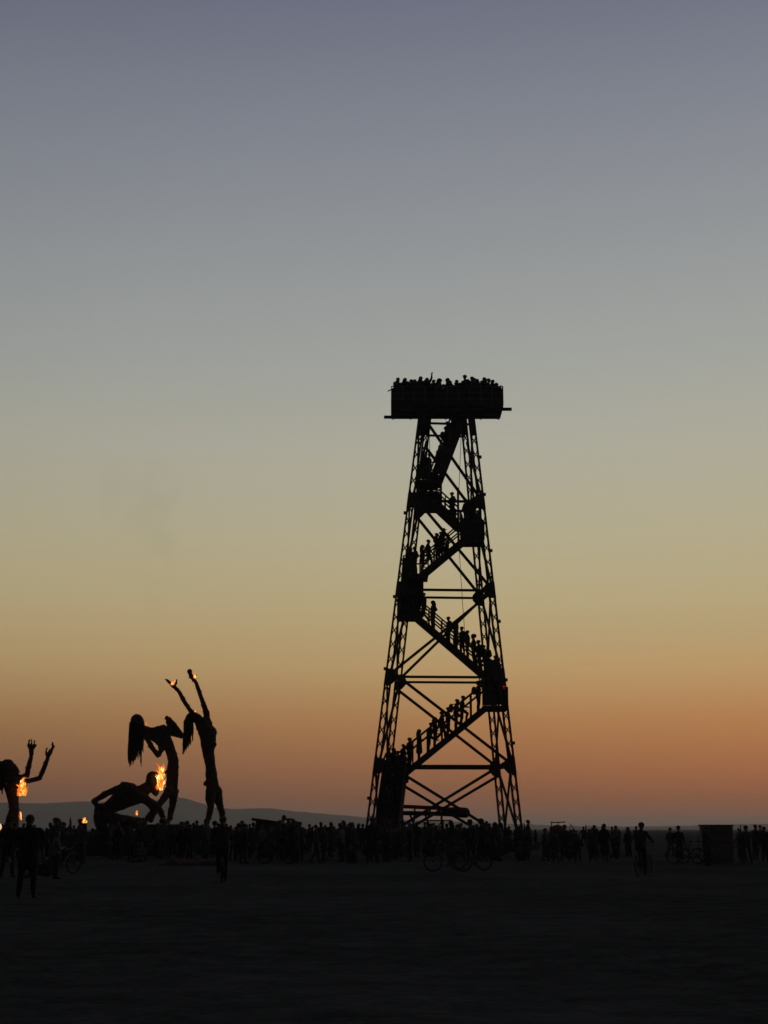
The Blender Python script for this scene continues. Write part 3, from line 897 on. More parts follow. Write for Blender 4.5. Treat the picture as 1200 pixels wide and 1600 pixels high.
def fingers(cx, cy, dx, dy, ln, r, spread, n=4, curl=0., Ydy=0):
    """chains of a sculpted hand: palm at (cx,cy) pointing along (dx,dy) in pixels"""
    out = []; m = math.hypot(dx, dy); dx /= m; dy /= m; sx, sy = -dy, dx
    for i in range(n):
        o = (i - (n - 1) / 2); l = ln * (1 - .12 * abs(o - .3))
        b = (cx + sx * o * spread * .55, cy + sy * o * spread * .55)
        mid = (b[0] + dx * l * .55 + sx * o * spread * .35, b[1] + dy * l * .55 + sy * o * spread * .35)
        tip = (b[0] + dx * l + sx * (o * spread * .3 + curl), b[1] + dy * l + sy * (o * spread * .3 + curl))
        out.append([(b[0], b[1], r * 1.25, Ydy), (mid[0], mid[1], r * 1.05, Ydy), (tip[0], tip[1], r * .8, Ydy)])
    return out

# woman reaching up
YD = 87.5
chD = [
    [(329, 1144, 11, 0), (325, 1157, 13.5, 0), (325.5, 1176, 10.5, 0), (329, 1196, 8.8, 0), (330, 1212, 10, 0), (333, 1232, 11.3, 0)],
    [(318, 1132, 9, -.3), (325, 1150, 12, 0)], [(324, 1128, 7.5, .35), (326, 1150, 11, .2)],
    [(300, 1113, 4.2, -.45), (311, 1122, 6, -.4), (320, 1134, 8, -.2)],
    [(308, 1124, 6.5, 0), (314, 1136, 8.5, 0), (320, 1150, 9, 0)],
    [(298, 1122.5, 9.6, 0), (302, 1119, 8.6, 0)], [(303, 1114.5, 3.6, 0), (300, 1113, 4.5, 0)],
    [(299.5, 1113.5, 4.3, -.45), (293, 1104, 4.1, -.5), (286.5, 1094, 4.1, -.5), (281, 1083, 3.3, -.5), (277, 1077, 2.6, -.5)],
    [(277, 1077, 2.7, -.5), (271, 1072, 3.6, -.5), (268, 1069.5, 3.2, -.5)],
    [(272, 1073, 2.2, -.4), (276, 1066.5, 1.6, -.3), (275.5, 1062.5, 1.3, -.2)],
    [(268, 1070, 1.8, -.6), (263, 1066, 1.5, -.6), (258.6, 1061.5, 1.2, -.6)], [(269, 1069, 1.7, -.45), (264.5, 1064.8, 1.4, -.4), (261, 1061.5, 1.1, -.4)],
    [(324, 1128, 6.5, .45), (322, 1112, 5.4, .5), (317, 1098, 4.4, .5), (313, 1086, 4.2, .5), (309, 1074, 3.4, .5), (305.5, 1065, 2.7, .5)],
    [(305.5, 1065, 2.8, .5), (300.5, 1058.5, 4, .5), (297.5, 1054, 3.6, .5)],
    [(330, 1160, 8, -.2), (335.5, 1163, 3.6, -.3)], [(329, 1161, 8, .2), (334, 1165, 3.4, .3)],
    [(330, 1236, 10, -.25), (328, 1249, 8.3, -.3), (329.5, 1260, 6, -.3), (327.5, 1270, 5.8, -.3), (324.5, 1283, 4, -.3), (322.5, 1290, 3.8, -.3), (320, 1292, 3, -.8)],
    [(338, 1236, 9.5, .25), (341, 1250, 8, .3), (344.5, 1262, 5.8, .3), (347, 1272, 5.5, .3), (348, 1284, 4, .3), (349, 1290, 3.8, .3), (347, 1292, 3, -.3)],
    [(322, 1224, 5, 0), (330, 1226, 9, 0)],
]
chD += fingers(297.5, 1053, -.35, -1, 8, 1.1, 2.2, 4, 0, .5)
chD += [[(302, 1059, 2, .3), (306, 1055, 1.4, .2)]]
hairD = [(px, 1113.5 + ((300 - px) / 12.5) ** 2 * 13 + rnd.uniform(0, 5), rnd.uniform(-.45, .4), 0, .07) for px in [287.5 + rnd.uniform(0, 14) for _ in range(56)]]
hairD = [(px, py, dy, (1176 - (px - 288) * 1.5) - py - 14 * rnd.random() ** 2 + 4 * rnd.random(), .05) for px, py, dy, _, w in hairD]
ZD = ZH(1294, YD)
sD, bD = sculpture('towering scrap steel woman sculpture stretching both burning hands to the sky', YD, 335, ZD, chD, hair=hairD)

# woman bending back with long hair
YCw = 86.5
chC = [
    [(214, 1126, 11.5, 0), (216, 1133, 11.5, 0)], [(219, 1136, 9, 0), (225, 1140, 6, 0)],
    [(224, 1139, 6.5, 0), (236, 1143, 7, 0), (250, 1143, 9, 0)], [(228, 1146, 6, 0), (240, 1150, 8, 0)],
    [(246, 1142, 8.5, 0), (254, 1142, 10.5, 0), (262, 1141, 7.5, .1)], [(243, 1150, 10, -.2), (252, 1155, 12.5, 0), (260, 1160, 10.5, 0)],
    [(256, 1150, 11, 0), (263, 1164, 9.5, 0), (268, 1178, 8.8, 0), (271, 1188, 9.3, 0), (269.5, 1205, 10.5, 0), (269, 1222, 10.3, 0), (268, 1238, 10, 0)],
    [(262, 1208, 6, 0), (266, 1204, 8, 0)],
    [(228, 1150, 5, -.6), (237, 1167, 4.6, -.75), (246.5, 1180.5, 3.7, -.8)], [(246.5, 1180.5, 3.8, -.8), (252, 1172, 4, -.7), (247, 1157, 3, -.7)], [(250, 1176, 3.6, -.7), (256, 1168, 3.6, -.5), (258, 1160, 4, -.4)],
    [(259, 1142, 6, .4), (271, 1146, 5.5, .5), (284, 1150, 4.8, .55)], [(284, 1150, 4.8, .55), (276, 1138, 4.8, .4), (268, 1128, 4.2, .3), (263, 1124, 3.8, .3)], [(266, 1138, 5, .4), (275, 1145, 5.5, .5)],
    [(265, 1134, 5, .2), (262, 1128, 3.5, .2)],
    [(264, 1236, 9, -.3), (258, 1245, 6.6, -.4), (251, 1254, 6, -.5), (246, 1261, 5.2, -.5), (240, 1272, 4.2, -.5), (236, 1282, 4, -.5)],
    [(271, 1236, 9, .3), (270.5, 1249, 7, .3), (270, 1258, 6, .3), (267, 1268, 5.8, .3), (265.5, 1278, 5, .3), (263, 1283, 4.5, .3), (259, 1284, 3.6, -.2)],
]
chC += fingers(262.5, 1123, -.9, -.55, 5, 1.0, 2.0, 4, 0, .3) + fingers(267, 1125.5, -.1, -1, 4, 1.0, 2.0, 2, 0, .3)
hairC = []
for _ in range(120):
    a = rnd.uniform(0, 1); px = 202.5 + a * 22
    py = 1122 + 9 * abs(a - .45) ** 1.5 * 2 + rnd.uniform(0, 16)
    end = 1180 + (10 if a < .35 else 2) - (24 if a > .62 else 0) * rnd.uniform(.2, 1) - 26 * rnd.random() ** 2.2 + 8 * rnd.random()
    hairC.append((px, py, rnd.uniform(-.45, .45), end - py, .035))
for px, e_ in ((205, 1199), (204, 1194), (210, 1195), (221.5, 1198), (222, 1192), (218.5, 1187), (211, 1192), (214, 1188)):
    hairC.append((px, 1145, rnd.uniform(-.3, .3), e_ - 1145, .03))
ZC_ = ZH(1288, YCw)
sC, bC = sculpture('scrap steel woman sculpture bending backward with long hair hanging straight down', YCw, 266, ZC_, chC, hair=hairC)

# crouching man with burning face
YB = 84.5
chB = [
    [(238, 1215, 11, 0), (239, 1223, 11.5, 0), (241, 1232, 9.5, 0), (243, 1238, 6.5, 0)],
    [(234, 1228, 10, 0), (224, 1235, 11, 0), (214, 1241, 13.5, 0)], [(214, 1243, 15, 0), (200, 1246, 16, 0), (186, 1252, 16, 0), (172, 1261, 12.3, 0), (158, 1269, 11, 0)],
    [(206, 1232, 9, -.6), (196, 1228, 7.5, -.75), (192, 1227, 6, -.8)], [(194, 1228, 6.5, -.8), (181, 1234, 6.2, -.9), (166, 1240, 5.8, -1), (150, 1250, 5, -1.1), (146, 1252.5, 4.2, -1.1)],
    [(146.5, 1252.5, 4.3, -1.1), (152, 1259, 4, -1), (160, 1264, 4, -.7), (168, 1264, 4.4, -.5)],
    [(222, 1246, 9, -.7), (232, 1252, 7.5, -.8), (243, 1258, 6.3, -.9), (250, 1265, 5.2, -.9), (254, 1276, 4.8, -.8), (257, 1288, 4.2, -.8)],
    [(226, 1248, 8, .7), (236, 1258, 6.5, .8), (240, 1266, 5, .8), (232, 1276, 4.6, .7), (227, 1284, 4.2, .7), (226, 1292, 4, .7)],
    [(158, 1266, 12, 0), (156, 1275, 11, 0), (160, 1284, 11, -.1)], [(153, 1276, 8, -.5), (156, 1290, 8, -.5)],
    [(160, 1274, 10, -.4), (180, 1280, 9.5, -.5), (200, 1283, 8.5, -.5), (218, 1286, 7, -.5)], [(160, 1274, 10, .4), (190, 1281, 9, .5), (222, 1284, 7, .5)],
    [(218, 1287, 7, -.5), (190, 1294, 6, -.5), (160, 1296, 6, -.5)],
]
chB += fingers(257, 1289, .5, .9, 6, 1.1, 2.2, 4, 0, -.8)
ZB_ = ZH(1300, YB)
sB, bB = sculpture('crouching scrap steel man sculpture on hands and knees with burning face', YB, 195, ZB_, chB)

# figure with raised arms and burning chest
YA = 84.0
chA = [
    [(11, 1197, 12, 0), (14, 1201, 12.5, 0)], [(20, 1203, 9, 0), (25.5, 1204, 4.5, 0)], [(25, 1200, 3.2, 0), (29, 1205, 2.0, 0)], [(22, 1210, 6, 0), (28, 1210.5, 2.4, 0)],
    [(2, 1196, 8, 0), (0, 1215, 9, 0), (1, 1230, 6, 0)],
    [(15, 1208, 9, 0), (18, 1218, 11, 0)], [(20, 1220, 10.5, 0), (18.5, 1234, 11.5, 0), (20.5, 1250, 9.5, 0), (22.5, 1264, 8.4, 0), (19, 1280, 11, 0), (18, 1296, 12, 0)],
    [(26, 1224, 7, -.25), (31, 1227, 4.5, -.35)], [(26, 1224, 7, .25), (31, 1227, 4.5, .35)],
    [(22, 1217, 7, .5), (33, 1214, 4.8, .7), (42.5, 1212, 4.4, .8)], [(42.5, 1212, 4.6, .8), (44, 1200, 4.8, .8), (47, 1189, 4, .8), (49, 1180, 3, .8)],
    [(49, 1180, 3.4, .8), (49, 1173, 4.8, .8), (49, 1168, 4.8, .8)],
    [(23, 1220, 7, -.6), (38, 1221.5, 4.8, -.8), (50, 1219, 4.4, -.9), (62, 1216, 4, -.9)], [(62, 1216, 4.1, -.9), (67, 1204, 4.6, -.9), (72, 1192, 3.8, -.9), (74.5, 1184, 2.9, -.9)],
    [(74.5, 1184, 3.2, -.9), (77, 1177, 3.6, -.9), (79, 1174, 3.2, -.9)],
    [(73, 1181, 2, -.7), (71.8, 1174.5, 1.5, -.6), (73.8, 1168.5, 1.1, -.5)],
    [(80, 1174, 2, -.9), (83.4, 1168, 1.6, -.9), (82.2, 1160, 1.1, -.9)], [(79, 1174, 2, -1.1), (82.6, 1167, 1.5, -1.2), (81.9, 1161, 1.1, -1.2)], [(79, 1173, 1.9, -.7), (82, 1167.5, 1.5, -.6), (81.5, 1162.5, 1.1, -.5)],
    [(45.5, 1169, 1.7, .8), (43.2, 1165, 1.2, .8), (43.8, 1161.5, .9, .8)],
    [(46, 1167, 1.5, .8), (45.4, 1161, 1.3, .8), (46.2, 1155.5, .9, .8)], [(49.2, 1166, 1.5, .8), (49.4, 1160, 1.3, .8), (49.4, 1153.8, .9, .8)],
    [(52.2, 1167, 1.5, .8), (53.6, 1161, 1.2, .8), (53.4, 1156.5, .9, .8)], [(53, 1169, 1.5, .8), (56, 1165.5, 1.2, .8), (56.6, 1162.5, .9, .8)],
    [(20, 1296, 11, -.5), (30, 1306, 9, -.7), (34, 1318, 8, -.7)], [(18, 1296, 11, .5), (10, 1308, 9, .7), (6, 1320, 8, .7)], [(34, 1318, 8, -.7), (14, 1326, 7, -.7)], [(6, 1320, 8, .7), (-10, 1327, 7, .7)],
]
hairA = [(rnd.uniform(-6, 9), 1200 + rnd.uniform(0, 10), rnd.uniform(-.5, .5), rnd.uniform(22, 32), .05) for _ in range(36)]
sA, bA = sculpture('scrap steel figure sculpture with raised bent arms, open hands and burning chest', YA, 18, 0.0, chA, hair=hairA)

# plinths that the sculptures stand on
def plinth(x0, x1, ztop, Y, dep, label, n=5):
    a = PZ(x0, ztop, Y).x; b = PZ(x1, ztop, Y).x; c = Vector(((a + b) / 2, Y, 0)); w = (b - a) / 2
    root = empty('sculpture_plinth', c, label, 'plinth')
    MB().box(-w + .05, w - .05, -dep / 2 + .05, dep / 2 - .05, 0, ztop - .04).build('core', timber, root)
    MB().box(-w - .06, w + .06, -dep / 2 - .06, dep / 2 + .06, ztop - .12, ztop - .001).build('top_slab', timber, root)
    hh = (ztop - .14) / n
    me = MB().box(-w, w, -.025, .025, .01, hh - .01).mesh('board', timber); me2 = MB().box(-.025, .025, -dep / 2 + .03, dep / 2 - .03, .01, hh - .01).mesh('board', timber)
    for i in range(n):
        link('board', me, root, (0, -dep / 2 + .02, i * hh)); link('board', me, root, (0, dep / 2 - .02, i * hh))
        link('board', me2, root, (-w + .02, 0, i * hh)); link('board', me2, root, (w - .02, 0, i * hh))
    blocked.append((c, max(w, dep / 2) * .95))
    return root
plinth(312, 361, ZD, YD, 2.6, 'boarded plinth under the sculpture reaching to the sky')
plinth(229, 283, ZC_, YCw + .3, 2.4, 'boarded plinth under the sculpture bending backward')
plinth(142, 268, ZB_, YB, 2.8, 'long low boarded plinth under the crouching sculpture')

# ------------------------------------------------------------------ flames
def flame(px, py, w, hgt, Y, label, n=9, lean=0., core=True):
    """(px,py) foot of the flame, w and hgt in pixels"""
    s = SCALE(Y); base = P(px, py, Y); root = empty('flame', base, label, 'flame')
    W = w / s; H = hgt / s
    def tongues(k, ws, hs, m, name):
        mb = MB()
        for i in range(k):
            a_ = rnd.uniform(0, 6.28); q = math.sqrt(rnd.random()) * .5
            z0 = rnd.random() ** 1.3 * .66 * H * hs; tp = 1.05 - 1.05 * z0 / H - .5 * max(0, .2 - z0 / H)
            bx = math.cos(a_) * q * W * ws * tp; by = math.sin(a_) * q * W * ws * .6 * tp
            hh = min(H * hs * rnd.uniform(.16, .5), H * hs - z0 * .85); r = min(W * ws * rnd.uniform(.07, .19), hh * .33)
            ph = rnd.uniform(0, 6); tilt = rnd.uniform(-.45, .45) + lean; pts = []; rs = []; fl = rnd.uniform(2.5, 6)
            for j in range(9):
                t = j / 8
                pts.append((bx + tilt * hh * t * t + math.sin(ph + t * fl) * r * 1.1 * t, by + math.cos(ph + t * fl) * r * .8 * t, z0 + hh * t))
                rs.append(max(.004, r * min(1, .35 + 2.6 * t) * (1 - t) ** .75 * (1 + .35 * math.sin(ph * 2 + t * 11))))
            mb.tube(pts, rs, 7)
        return mb.build(name, m, root, smooth=True)
    if core: tongues(n * 2, .78, .9, fire_core, 'flame_core')
    tongues(n * 2, 1.08, 1.05, fire_edge, 'flame_tongues')
    return root
flame(34.5, 1244, 15, 22, YA - 1.0, 'bright flames bursting from the chest of the raised-arms sculpture', 22)
flame(33, 1229, 8, 14, YA - 1.05, 'small flame licking towards the shoulder of the raised-arms sculpture', 9, .75)
flame(32, 1281.5, 3.6, 14, YA - .9, 'narrow flame at the waist of the raised-arms sculpture', 4, -.12)
flame(250.5, 1235, 12, 38, YB - .6, 'tall ragged flames over the face of the crouching sculpture', 26)
flame(213.5, 1274, 4.5, 8, YB - 1.0, 'small flame on the thigh of the crouching sculpture', 5)
flame(269.5, 1070.5, 6, 7, YD - .7, 'flame cupped in the lower raised hand of the sky-reaching sculpture', 6, -.2)
flame(273.5, 1067, 3, 5.5, YD - .6, 'tiny flame by the thumb of the sky-reaching sculpture', 3)
flame(304, 1060.5, 5, 9, YD - .1, 'flame on the higher raised hand of the sky-reaching sculpture', 6, -.3)
flame(305, 1114.5, 3.5, 4.5, YD - .5, 'tiny flame at the upturned mouth of the sky-reaching sculpture', 4)
flame(229.5, 1134.5, 5, 6.5, YCw - .4, 'small red flame at the face of the back-bending sculpture', 4, core=False)
flame(131.5, 1287, 9, 10, 63.0, 'low split flame above the heads beside the crouching sculpture', 6)
tr = empty('fire_torch', Vector((P(131.5, 1286, 63).x, 63, 0)), 'thin torch pole with fire bowl rising from the crowd', 'torch')
zt = ZH(1286, 63)
MB().tube([(0, 0, 0), (0, 0, zt - .08)], .03, 8).build('pole', steel, tr)
MB().tube([(0, 0, zt - .12), (0, 0, zt - .04), (0, 0, zt)], [.04, .14, .17], 12).build('bowl', steel, tr)

# ------------------------------------------------------------------ bicycles
def make_bike_parts():
    out = {}
    wr = .335
    w = MB().torus((0, 0, 0), (1, 0, 0), wr - .022, .022, 32, 6); out['tyre'] = w.mesh('tyre', rubber, smooth=True)
    sp = MB().torus((0, 0, 0), (1, 0, 0), wr - .05, .011, 28, 5)
    for i in range(16):
        a = 2 * math.pi * i / 16
        sp.tube([(0.015 * (-1) ** i, 0, 0), (0, math.cos(a) * (wr - .05), math.sin(a) * (wr - .05))], .0025, 4)
    sp.tube([(-.04, 0, 0), (.04, 0, 0)], .02, 8)
    out['rim'] = sp.mesh('rim', chrome)
    f = MB(); ra, fa = (0, -.52, wr), (0, .52, wr); bb, st_, hd = (0, -.08, .28), (0, -.22, .80), (0, .34, .82); hl = (0, .37, .68)
    f.tube([bb, st_, (0, -.235, .90)], .017, 8).tube([bb, hl], .019, 8).tube([(0, -.20, .74), hd], .017, 8)
    for s in (-1, 1):
        f.tube([(s * .03, -.08, .28), (s * .05, ra[1], ra[2])], .011, 6).tube([(s * .02, -.20, .74), (s * .05, ra[1], ra[2])], .010, 6)
        f.tube([(s * .03, .385, .64), (s * .05, .47, .45), (s * .05, fa[1], fa[2])], .012, 6)
    f.tube([(0, .33, .86), (0, .385, .63)], .022, 8)
    out['frame'] = f.mesh('frame', bikem, smooth=True)
    hb = MB().tube([(0, .33, .84), (0, .32, 1.0)], .014, 8).tube([(-.32, .22, 1.05), (-.2, .30, 1.03), (0, .34, 1.0), (.2, .30, 1.03), (.32, .22, 1.05)], .013, 8)
    out['handlebar'] = hb.mesh('handlebar', chrome, smooth=True)
    sd = MB().tube([(0, -.36, .92), (0, -.28, .935), (0, -.16, .93), (0, -.08, .92)], [.05, .09, .05, .022], 10, squash=.4)
    out['saddle'] = sd.mesh('saddle', rubber, smooth=True)
    cr = MB().tube([(-.06, -.08, .28), (.06, -.08, .28)], .02, 8).tube([(.06, -.08, .28), (.06, .05, .19)], .012, 6).tube([(-.06, -.08, .28), (-.06, -.21, .37)], .012, 6)
    cr.box(.06, .15, .01, .09, .175, .20).box(-.15, -.06, -.25, -.17, .36, .385).torus((.05, -.08, .28), (1, 0, 0), .085, .006, 20, 4)
    out['crank'] = cr.mesh('crank', chrome)
    return out
BP = make_bike_parts()
def bike(loc, rz, label, tilt=0., group=None):
    o = empty('bicycle', loc, label, 'bicycle', group); o.rotation_euler = (0, tilt, rz)
    for k in ('frame', 'handlebar', 'saddle', 'crank'): link(k, BP[k], o)
    for y in (-.52, .52):
        w = link('wheel', BP['rim'], o, (0, y, .335)); link('tyre', BP['tyre'], w)
    blocked.append((Vector((loc[0], loc[1], 0)), .6))
    return o

def gp(px, py): return G(px, py)
# cyclist going away on the open ground
p = gp(1006, 1369)
bike(p, R(-28), 'bicycle under the lone rider on the open ground')
q = put_person('ride', p + Vector((0, 0, 0)), R(-28), 'lone cyclist in cap riding across the open ground', None, .92); q.location = p + Matrix.Rotation(R(-28), 3, 'Z') @ Vector((0, -.24, -.02))
p = gp(346, 1378)
bike(p, R(8), 'bicycle seen from behind, ridden past the red cloth heap')
q = put_person('ride', p, R(8), 'cyclist in cap seen from behind near the red cloth heap', None, 1.0); q.location = p + Matrix.Rotation(R(8), 3, 'Z') @ Vector((0, -.24, -.02))
bike(gp(700, 1362), R(84), 'bicycle parked side-on before the crowd at the tower', .12)
bike(gp(736, 1360), R(60), 'bicycle parked at a slant before the crowd at the tower', -.12)
bike(gp(95, 1366), R(-35), 'bicycle standing beside the person sitting on the ground', .1)
for i, (px, py, rz) in enumerate(((1072, 1350, 70), (1086, 1349, 100), (432, 1350, 80), )):
    bike(gp(px, py), R(rz), ['bicycle leaning among low things beside the wooden crate', 'bicycle nearest to the wooden crate wall', 'bicycle parked before the dark truck'][i], rnd.uniform(-.15, .15))

# ------------------------------------------------------------------ particular people in front
put_person('stout', gp(41, 1403), R(6), 'broad man in dark jacket seen from behind, standing apart from the crowd', None, 1.0)
blocked.append((gp(41, 1403), .4))
put_person('pockets', gp(11, 1371), R(-20), 'broad person in cap standing just behind the dark-jacketed man', None, 1.0)
put_person('sit', gp(74, 1371), R(120), 'person sitting on the ground beside a bicycle', None, 1.0)
put_person('pale', gp(86, 1374), R(-60), 'person in pale clothing standing by the seated person', None, .78)
put_person('coat', gp(705, 1352), R(20), 'long-haired person in long coat standing by the side-on bicycle', None, 1.02)
put_person('hatpack', gp(735, 1352), R(-30), 'person in brimmed hat with backpack standing by the slanting bicycle', None, 1.0)
put_person('pockets', gp(1168, 1351), R(0), 'broad person in cap standing alone beside the wooden crate', None, .9)
put_person('stand', gp(1106, 1353), R(40), 'person standing against the side of the wooden crate', None, .9)
put_person('stand', gp(224, 1347), R(10), 'slim person standing clear in front of the crouching sculpture', None, 1.0)
for a in ((705, 1352), (735, 1352), (1168, 1351), (1106, 1353), (224, 1347), (11, 1371), (86, 1374), (74, 1371)): blocked.append((gp(*a), .3))

# ------------------------------------------------------------------ wooden crate
c = gp(1121, 1348); Yk = c.y + .6
w = (PZ(1145, 1, Yk).x - PZ(1097, 1, Yk).x) / 2; hk = ZH(1288.5, Yk)
crate = empty('wooden_crate', (PZ(1121, 0, Yk).x, Yk, 0), 'tall upright boarded wooden crate standing alone on the ground', 'crate')
crate.rotation_euler = (0, 0, R(-8))
MB().box(-w + .06, w - .06, -.54, .54, .05, hk - .08).build('core', timber, crate)
nb = 8; bw = 2 * w / nb
bme = MB().box(-bw / 2 + .006, bw / 2 - .006, -.02, .02, .04, hk - .06).mesh('board', plankm)
for i in range(nb):
    for y in (-.57, .57):
        link('board', bme, crate, (-w + (i + .5) * bw, y + rnd.uniform(-.004, .004), 0))
bme2 = MB().box(-.02, .02, -.066, .066, .04, hk - .06).mesh('board', plankm)
for i in range(8):
    for x in (-w + .035, w - .035):
        link('board', bme2, crate, (x, -.49 + i * .14, 0))
MB().box(-w - .05, w + .05, -.64, .64, hk - .06, hk).build('lid', plankm, crate)
for z in (.14, hk - .2):
    MB().box(-w, w, -.625, -.592, z, z + .1).build('batten', plankm, crate)
blocked.append((Vector((crate.location.x, Yk, 0)), 1.0))

# ------------------------------------------------------------------ dark truck with sloping canopy
Yt = 79.0
tb = Vector((PZ(436, 1, Yt).x, Yt, 0)); s = SCALE(Yt)
truck = empty('flatbed_truck', tb, 'dark flatbed truck with sloping canopy and roof rack behind the crowd', 'truck')
def tx(px, py, dy=0): return P(px, py, Yt + dy) - tb
x0, x1 = tx(396, 1300).x, tx(476, 1300).x
MB().box(x0 + .1, x1, -1.0, 1.0, .75, .95).build('chassis', vanm, truck)
# cargo box with the canopy rising to the left
zl, zr = tx(396, 1277.5).z, tx(440, 1284).z; xm = tx(440, 1290).x
g_ = MB(); g_.add([(x0 + .12, -1.0, .97), (xm, -1.0, .97), (xm, -1.0, zr - .14), (x0 + .2, -1.0, zl - .15), (x0 + .12, 1.0, .97), (xm, 1.0, .97), (xm, 1.0, zr - .14), (x0 + .2, 1.0, zl - .15)],
                  [(0, 1, 2, 3), (7, 6, 5, 4), (0, 4, 5, 1), (1, 5, 6, 2), (2, 6, 7, 3), (3, 7, 4, 0)])
g_.build('cargo_box', vanm, truck)
MB().beam((x0 - .02, 0, zl - .09), (xm + .05, 0, zr - .08), 2.2, .14).build('canopy', redcloth, truck)
MB().box(xm + .02, tx(466, 1300).x, -.98, .98, .97, tx(460, 1287).z).build('cab', vanm, truck)
MB().box(tx(466, 1300).x + .002, x1 - .05, -.95, .95, .97, 1.55).build('hood', vanm, truck)
MB().box(tx(448, 1300).x, tx(462, 1300).x, -1.0, -.985, 1.25, 1.62).build('window', mat('dark_glass', (.01, .01, .012), .15, spec=.5, noise=0), truck)
rk = MB(); za = tx(450, 1287).z; zb = tx(450, 1280).z; xa, xb = tx(439, 1280).x, tx(463, 1280).x
for y in (-.8, .8):
    rk.tube([(xa, y, za), (xa + .15, y, zb), (xb - .2, y, zb), (xb, y, za)], .05, 8)
    rk.tube([((xa + xb) / 2, y, za), ((xa + xb) / 2, y, zb)], .05, 8)
for x in (xa + .15, (xa + xb) / 2, xb - .2): rk.tube([(x, -.8, zb), (x, .8, zb)], .04, 8)
rk.build('roof_rack', steel, truck)
MB().ball((tx(444, 1280).x, -.2, zb + .1), .12).build('spotlight', steel, truck)
for x in (x0 + .7, x0 + 1.5, x1 - .55):
    for y in (-.9, .9):
        wo_ = MB().torus((x, y, .42), (0, 1, 0), .30, .12, 24, 8).build('wheel', rubber, truck, smooth=True)
        MB().tube([(x, y - .06, .42), (x, y + .06, .42)], .2, 14).build('hub', steel, wo_)
for dx in (-1.4, -.6, .3, 1.1): blocked.append((tb + Vector((dx, 0, 0)), .9))

# ------------------------------------------------------------------ pipe rig behind the tower
Yr = 96.0
rb = Vector((PZ(668, 1, Yr).x, Yr, 0))
rig = empty('pipe_rig', rb, 'long horizontal pipe rig with rounded drum end on struts behind the tower', 'machinery')
def rx(px, py, dy=0): return P(px, py, Yr + dy) - rb
MB().tube([rx(604, 1259.5), rx(640, 1260.5), rx(690, 1263), rx(706, 1264.5)], .12, 12).build('upper_pipe', redpaint, rig, smooth=True)
MB().tube([rx(604, 1270), rx(640, 1270.5), rx(700, 1272), rx(712, 1272)], .14, 12).build('lower_pipe', steel, rig, smooth=True)
pts = [rx(690, 1268), rx(694, 1268), rx(715, 1269), rx(728, 1270), rx(732, 1270.3), rx(734.3, 1270.6)]
MB().tube(pts, [.12, .27, .33, .33, .26, .08], 18).build('drum', steel, rig, smooth=True)
for px in (627, 648, 672, 684, 700):
    MB().tube([rx(px, 1260), rx(px, 1271)], .06, 8).build('spacer', steel, rig)
for (xa_, ya_, xb_, dy) in ((628, 1271, 616, -.6), (648, 1271, 640, .6), (664, 1272, 686, -.6), (690, 1272, 690, .6), (640, 1271, 664, 0)):
    b_ = rx(xb_, 1300, dy); b_.z = 0
    MB().tube([rx(xa_, ya_), b_], .07, 8).build('strut', steel, rig)
# step platform on four thin legs beneath the pipe
st_ = empty('step_platform', Vector((PZ(686, 1, 92).x, 92, 0)), 'small flat step platform on thin legs beneath the pipe rig', 'platform')
zs_ = ZH(1281, 92); wx = .75
MB().box(-wx, wx, -.5, .5, zs_ - .07, zs_).build('deck', timber, st_)
for x in (-wx + .05, .25, wx - .05):
    for y in (-.45, .45):
        MB().tube([(x, y, 0), (x, y, zs_ - .06)], .035, 6).build('leg', steel, st_)
for y in (-.45, .45):
    MB().tube([(-wx + .1, y, zs_ - 1.0), (.2, y, zs_ - .08)], .025, 6).build('brace', steel, st_)

# ------------------------------------------------------------------ dome cart
Yd = 76.0
db = Vector((PZ(873, 1, Yd).x, Yd, 0)); cart = empty('dome_cart', db, 'small cart with red dome, two pale eye lamps and bars on top', 'cart')
def dx_(px, py): return P(px, py, Yd) - db
zt = dx_(872, 1288.5).z
MB().box(-.62, .75, -.5, .5, .32, zt - .42).build('body', vanm, cart)
MB().ball((-.05, 0, zt - .42), .42, .42, .42, 20, 8, z0=0.0).build('dome', redpaint, cart, smooth=True)
for x in (-.22, .16):
    MB().ball((x, -.52, zt - .60), .12, .08, .13, 12, 8).build('eye_lamp', paleg, cart, smooth=True)
MB().tube([(-.35, 0, zt - .2), (-.36, 0, zt + .16)], .025, 6).tube([(-.38, 0, zt + .10), (.35, 0, zt + .13)], .03, 6).tube([(.0, 0, zt - .05), (.0, 0, zt + .12)], .02, 6).build('top_bar', steel, cart)
MB().tube([(.55, 0, zt - .45), (.62, 0, zt + .06), (.86, 0, zt - .42)], .028, 6).build('side_mast', steel, cart)
for x in (-.45, .55):
    for y in (-.5, .5):
        MB().torus((x, y, .3), (0, 1, 0), .24, .06, 22, 8).build('wheel', rubber, cart, smooth=True)
blocked.append((db, .9))

